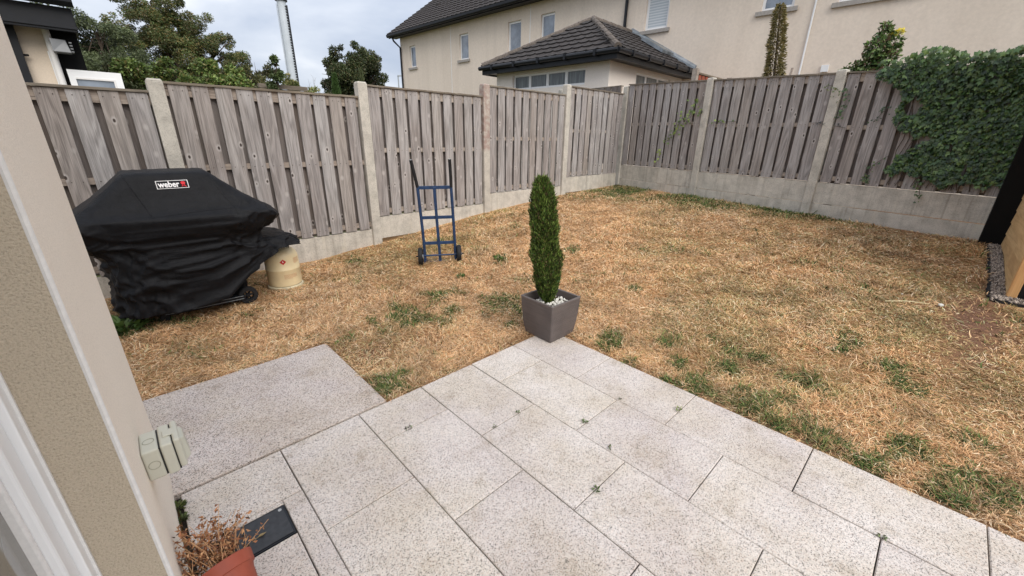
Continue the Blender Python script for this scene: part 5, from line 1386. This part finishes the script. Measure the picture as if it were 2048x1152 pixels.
tree('grey_green_tree', 'grey green feathery tree between the neighbour eaves and the wind swept tree', 'tree', (.45, 17.5, -.3), 5, 1.6,
     lobes(88.3, [(-.35, 0, 4.05, .8), (.35, 0, 3.9, .8), (-.8, .1, 3.5, .85), (.1, -.2, 3.2, .95), (.9, 0, 3.3, .8), (-.55, 0, 4.55, .5), (.15, 0, 4.45, .42), (-1.2, 0, 3.0, .9), (1.3, 0, 2.8, .7), (-.6, 0, 2.5, .9), (.6, 0, 2.4, .9), (-.95, 0, 4.3, .5)]),
     75000, .062, [[.11, .135, .06], [.08, .105, .045], [.15, .175, .085], [.055, .075, .032]], wind=(.45, 0), trunk_r=.14, elong=2.5)
tree('round_tree', 'dense round dark green tree behind the middle of the left fence', 'tree', (6.15, 13.67, -.3), 4.5, 1.4,
     lobes(65.8, [(0, 0, 3.75, .72), (-.32, .1, 3.4, .70), (.38, 0, 3.45, .68), (0, -.2, 3.0, .9), (-.58, 0, 2.85, .66), (.66, 0, 2.9, .62), (.1, 0, 4.1, .42), (-.30, 0, 4.0, .38), (.35, 0, 3.95, .38), (-.5, 0, 3.7, .40), (.55, 0, 3.75, .42), (.0, 0, 2.3, 1.0), (.85, 0, 2.45, .52), (-.75, 0, 2.3, .55)]),
     95000, .056, [[.06, .085, .028], [.042, .062, .022], [.095, .11, .04], [.10, .085, .036], [.028, .045, .016]], trunk_r=.13, elong=2.1)
tree('bright_shrub', 'lighter green shrub just behind the left fence in front of the big tree', 'shrub', (1.35, 8.2, -.3), 2.6, 1.3,
     lobes(80.5, [(-.55, 0, 2.35, .42), (-.15, 0, 2.42, .42), (.25, 0, 2.36, .40), (.6, 0, 2.28, .36), (-.95, 0, 2.2, .4), (.05, .2, 2.62, .2), (-.4, .1, 2.62, .2), (.8, 0, 2.38, .18), (-.75, 0, 2.5, .2), (.4, 0, 2.6, .14)]),
     34000, .048, [[.13, .19, .045], [.09, .14, .035], [.19, .25, .07], [.06, .095, .025], [.17, .15, .05]], trunk_r=.06, group='shrubs behind the left fence')
tree('tall_hedge_shrub', 'dark tall shrub column against the stacked timber behind the fence', 'shrub', (1.97, 7.0, -.3), 2.4, .8,
     lobes(75, [(.0, 0, 2.35, .11), (.02, 0, 2.52, .09), (.03, 0, 2.68, .07), (-.02, 0, 2.1, .13)]),
     4200, .040, [[.065, .095, .032], [.045, .07, .025], [.10, .13, .045]], trunk_r=.03, group='shrubs behind the left fence')
tree('feathery_shrub', 'feathery olive shrub between the big tree and the timber stack', 'shrub', (2.5, 10.2, -.3), 2.8, 1.0,
     lobes(77.5, [(-.5, 0, 2.5, .45), (-.1, 0, 2.5, .42), (.25, 0, 2.42, .4), (-.3, 0, 2.85, .26), (.05, 0, 2.88, .24), (.35, 0, 2.75, .22), (-.7, 0, 2.3, .5)]),
     16000, .06, [[.13, .135, .055], [.095, .105, .042], [.18, .16, .07], [.06, .07, .028]], trunk_r=.05, group='shrubs behind the left fence', elong=3.2, leafdir=.4)
tree('yellowing_shrub', 'sparse yellow green shrub in front of the white mast foot', 'shrub', (2.72, 8.45, -.3), 2.4, .9,
     lobes(72.5, [(-.35, 0, 2.35, .22), (0, 0, 2.38, .24), (.22, 0, 2.46, .15), (.3, 0, 2.25, .22), (-.1, 0, 2.62, .11), (.6, 0, 2.18, .20), (.9, 0, 2.12, .2), (1.2, 0, 2.12, .2), (1.5, .0, 2.12, .22)]),
     9000, .042, [[.21, .22, .075], [.14, .17, .05], [.32, .28, .12], [.09, .12, .04]], trunk_r=.035, group='shrubs behind the left fence', elong=2.6, leafdir=.2)
def pointed(name, label, loc, h, r, n, cols, group=None):
    o = thing(name, label, 'conifer', loc, 0, group); u = rng.random(n)**.8; a = rng.uniform(0, 2*pi, n); rr = r*(1-u)**.8*np.sqrt(rng.uniform(.3, 1, n))*(.8+.4*vnoise(a*2, u*9, 1, 90))
    P = np.stack([rr*np.cos(a), rr*np.sin(a), .2+u*(h-.2)], 1); D = np.stack([np.cos(a)*.5, np.sin(a)*.5, np.ones(n)], 1)+rng.normal(0, .2, (n, 3))
    leafset(P, D, rng.uniform(.05, .09, n), .02, pick(cols, n), 'foliage', M['leaf'], o, .1)
    MB().tube([(0, 0, -.1), (0, 0, h*.9)], [.04, .01], 6).build('trunk', M['bark'], o); return o
pointed('pointed_conifer', 'bright green pointed conifer in front of the dark round tree', (3.72, 9.2, -.3), 2.86, .34, 6000, [[.06, .11, .03], [.045, .08, .022], [.08, .14, .04]])
pointed('pointed_conifer', 'pale tip of a pointed conifer seen just over a fence post', (4.62, 9.9, -.3), 3.1, .20, 3000, [[.13, .15, .07], [.10, .12, .05]])
# bare twigs
bt = thing('bare_sapling', 'thin bare grey sapling left of the dark round tree', 'tree', (4.15, 11.2, -.3))
st = MB(); rd = random.Random(9)
def twig(p, d, l, r, dep):
    q = p+d*l; st.tube([p, p.lerp(q, .5)+Vector((rd.uniform(-.02, .02), 0, 0)), q], [r, r*.8, r*.55], 4, False)
    if dep:
        for k in range(rd.randint(2, 3)):
            nd = (d+Vector((rd.uniform(-.55, .55), rd.uniform(-.55, .55), rd.uniform(-.1, .3)))).normalized(); twig(p.lerp(q, rd.uniform(.5, 1)), nd, l*.62, r*.55, dep-1)
twig(Vector((0, 0, 0)), Vector((-.03, 0, 1)).normalized(), 2.3, .022, 0); 
for k in range(4): twig(Vector((-.05, 0, 2.0)), Vector((rd.uniform(-.5, .15), 0, 1)).normalized(), .55, .012, 3)
st.build('branches', M['deadtwig'], bt)
# timber stack / shed roof edge peeping over
ts = thing('timber_stack', 'weathered horizontal boards of a low lean-to roof beyond the left fence', 'lean-to', (2.12, 7.1, .0))
for k in range(5):
    m = MB().box(-.33, .33, -.05+.02*k, .10, 1.80+.066*k, 1.855+.066*k); m.build('board', M['cap'], ts)
for x in (-.3, .3): MB().box(x-.03, x+.03, .02, .08, -.3, 1.8).build('post', M['cap'], ts)

# mast
ms = thing('mast', 'tall pale grey mast with a toothed black edge rising beyond the trees', 'mast', (9.08, 28.6, -.3))
adir = atan2(28.6, 9.08); rv = Vector((cos(adir-pi/2), sin(adir-pi/2), 0)); fv = Vector((cos(adir), sin(adir), 0))
def mbox(m, r0, r1, f0, f1, z0, z1): m.hexa([tuple(rv*r_+fv*f_+Vector((0, 0, z_))) for (r_, f_, z_) in ((r0, f0, z0), (r1, f0, z0), (r1, f1, z0), (r0, f1, z0), (r0, f0, z1), (r1, f0, z1), (r1, f1, z1), (r0, f1, z1))]); return m
m = MB(); m.tube([(0, 0, 0), (0, 0, 8.72)], [.27, .235], 20); m.build('pole', M['mast'], ms, smooth=False)
mbox(MB(), -.285, -.262, -.1, .02, 0, 8.5).build('edge_strip', M['lampgrey'], ms)
mbox(MB(), .232, .29, -.06, .02, 0, 8.5).build('cable_ladder', M['black'], ms)
tt = MB()
for k in range(60): mbox(tt, .16, .25, -.20, -.05, .3+k*.137, .36+k*.137)
tt.build('rungs', M['black'], ms)['kind'] = 'stuff'
m = MB(); m.tube([(0, 0, 8.68), (0, 0, 8.80)], .32, 20); m.build('cap_plate', M['black'], ms)
# street lamp far away
sl_ = thing('street_lamp', 'slim distant street lamp beside the corner of the terraced house', 'street lamp', (22.0, 39.2, -.3), radians(-20))
MB().tube([(0, 0, 0), (0, 0, 6.95)], [.09, .05], 8).build('pole', M['lampgrey'], sl_)
MB().hexa([(-.05, -.1, 6.95), (.75, -.1, 7.0), (.75, .1, 7.0), (-.05, .1, 6.95), (-.05, -.1, 7.05), (.75, -.08, 7.08), (.75, .08, 7.08), (-.05, .1, 7.05)]).build('lamp_head', M['lampgrey'], sl_)
# battens leaning on the house
for (x, y, l, lab) in ((12.0, 3.50, 3.15, 'longer thin timber batten leaning on the beige house wall by the white pipe'), (12.05, 3.62, 2.85, 'shorter timber batten leaning beside the longer one')):
    o = MB().hexa([(0, 0, 0), (.05, 0, 0), (.05, .04, 0), (0, .04, 0), (.8, -.10, l), (.85, -.10, l), (.85, -.06, l), (.8, -.06, l)]).build('batten', M['rail']); o.location = (x, y, 0); tag(o, lab, 'batten', 'battens by the house wall')

# ------------------------------------------------------------------ shed, gravel strip and edging at the right
sh = thing('shed', 'new timber clad shed with black rear corner at the right edge of the lawn', 'shed', (5.98, -1.4, .2))
def shp(mb, name, mat, **k):
    o = mb.build(name, mat, None, **k); o.parent = sh; o.matrix_parent_inverse = Matrix.Translation((-5.98, 1.4, -.2)); return o
shp(MB().box(5.06, 6.79, -2.6, -.602, .30, 2.5), 'wall', M['black'])
bw_ = .125; k = 0; z = .31
while z < 2.4:
    m = MB(); m.hexa([(0, -.010, 0), (1.735, -.010, 0), (1.735, .012, 0), (0, .012, 0), (0, -.014, bw_-.002), (1.735, -.014, bw_-.002), (1.735, .004, bw_-.002), (0, .004, bw_-.002)])
    o = shp(m, 'cladding_board', M['pine']); o.data.transform(Matrix.Identity(4)); o.location = (5.06, -.583, z)
    m = MB(); m.box(0, 1.9, -.010, .010, 0, bw_-.006); o2 = shp(m, 'cladding_board', M['pine']); o2.location = (5.045, -.665, z); o2.rotation_euler = (0, 0, -pi/2)
    z += bw_
shp(MB().box(5.03, 5.085, -.625, -.568, .27, 2.5), 'corner_post', M['pine_post'], bevel=.003)
shp(MB().box(6.80, 6.90, -.60, -.405, .30, 2.6), 'black_corner_board', M['blackwood'])
shp(MB().box(6.80, 6.95, -2.6, -.603, .30, 2.5), 'rear_wall', M['blackwood'])
shp(MB().box(4.85, 7.2, -2.8, -.45, 2.6, 2.66), 'roof', M['black'])
# gravel strip
n = 5200
x = rng.uniform(4.95, 6.95, n); y = rng.uniform(-.57, -.49, n); kk = rng.random(n) < .35
x2 = rng.uniform(4.93, 5.04, n); y2 = rng.uniform(-1.6, -.49, n); x = np.where(kk, x2, x); y = np.where(kk, y2, y)
d = rng.normal(size=(n, 4, 3)); d /= np.linalg.norm(d, axis=2, keepdims=True); r = rng.uniform(.007, .015, (n, 1, 1))
V = (np.stack([x, y, tz(x, y)+.012+.014*rng.random(n)], 1)[:, None, :]+np.array([[[1, 0, -.5], [-.6, .9, -.4], [-.6, -.9, -.4], [0, 0, .9]]])*r+d*r*.3).reshape(-1, 3)
b = np.arange(n)[:, None]*4; T = np.concatenate([b+np.array([0, 1, 3]), b+np.array([1, 2, 3]), b+np.array([2, 0, 3]), b+np.array([0, 2, 1])], 1).reshape(-1, 3)
gv = np_mesh('gravel', V, T, M['gravel'], np.repeat(pick([[.30, .24, .19], [.19, .15, .12], [.40, .33, .27], [.10, .08, .07]], n), 4, 0)); tag(gv, 'narrow strip of grey brown gravel along the foot of the shed', kind='stuff')
ed = MB(); rd = random.Random(8)
path = [(6.86, -.475), (6.4, -.48), (5.9, -.475), (5.4, -.482), (5.0, -.475), (4.93, -.52), (4.92, -.8), (4.92, -1.7)]
pts = []
for (a, b_) in zip(path[:-1], path[1:]):
    for q in range(10):
        x, y = lerp(a[0], b_[0], q/10)+rd.uniform(-.006, .006), lerp(a[1], b_[1], q/10)+rd.uniform(-.006, .006); pts.append((x, y, tzs(x, y)+.018+rd.uniform(-.012, .012)))
for p, q in zip(pts[:-1], pts[1:]):
    d_ = (Vector(q)-Vector(p)); n_ = Vector((-d_.y, d_.x, 0)).normalized()*.009; p0, q0 = Vector(p), Vector(q); dn = Vector((0, 0, -.08))
    ed.hexa([p0-n_+dn, q0-n_+dn, q0+n_+dn, p0+n_+dn, p0-n_, q0-n_, q0+n_, p0+n_])
tag(ed.build('membrane_edging', M['rubber']), 'ragged black membrane edging round the gravel at the shed foot', 'edging')
sf = MB(); sf.box(4.93, 6.95, -2.6, -.49, -.2, .0)
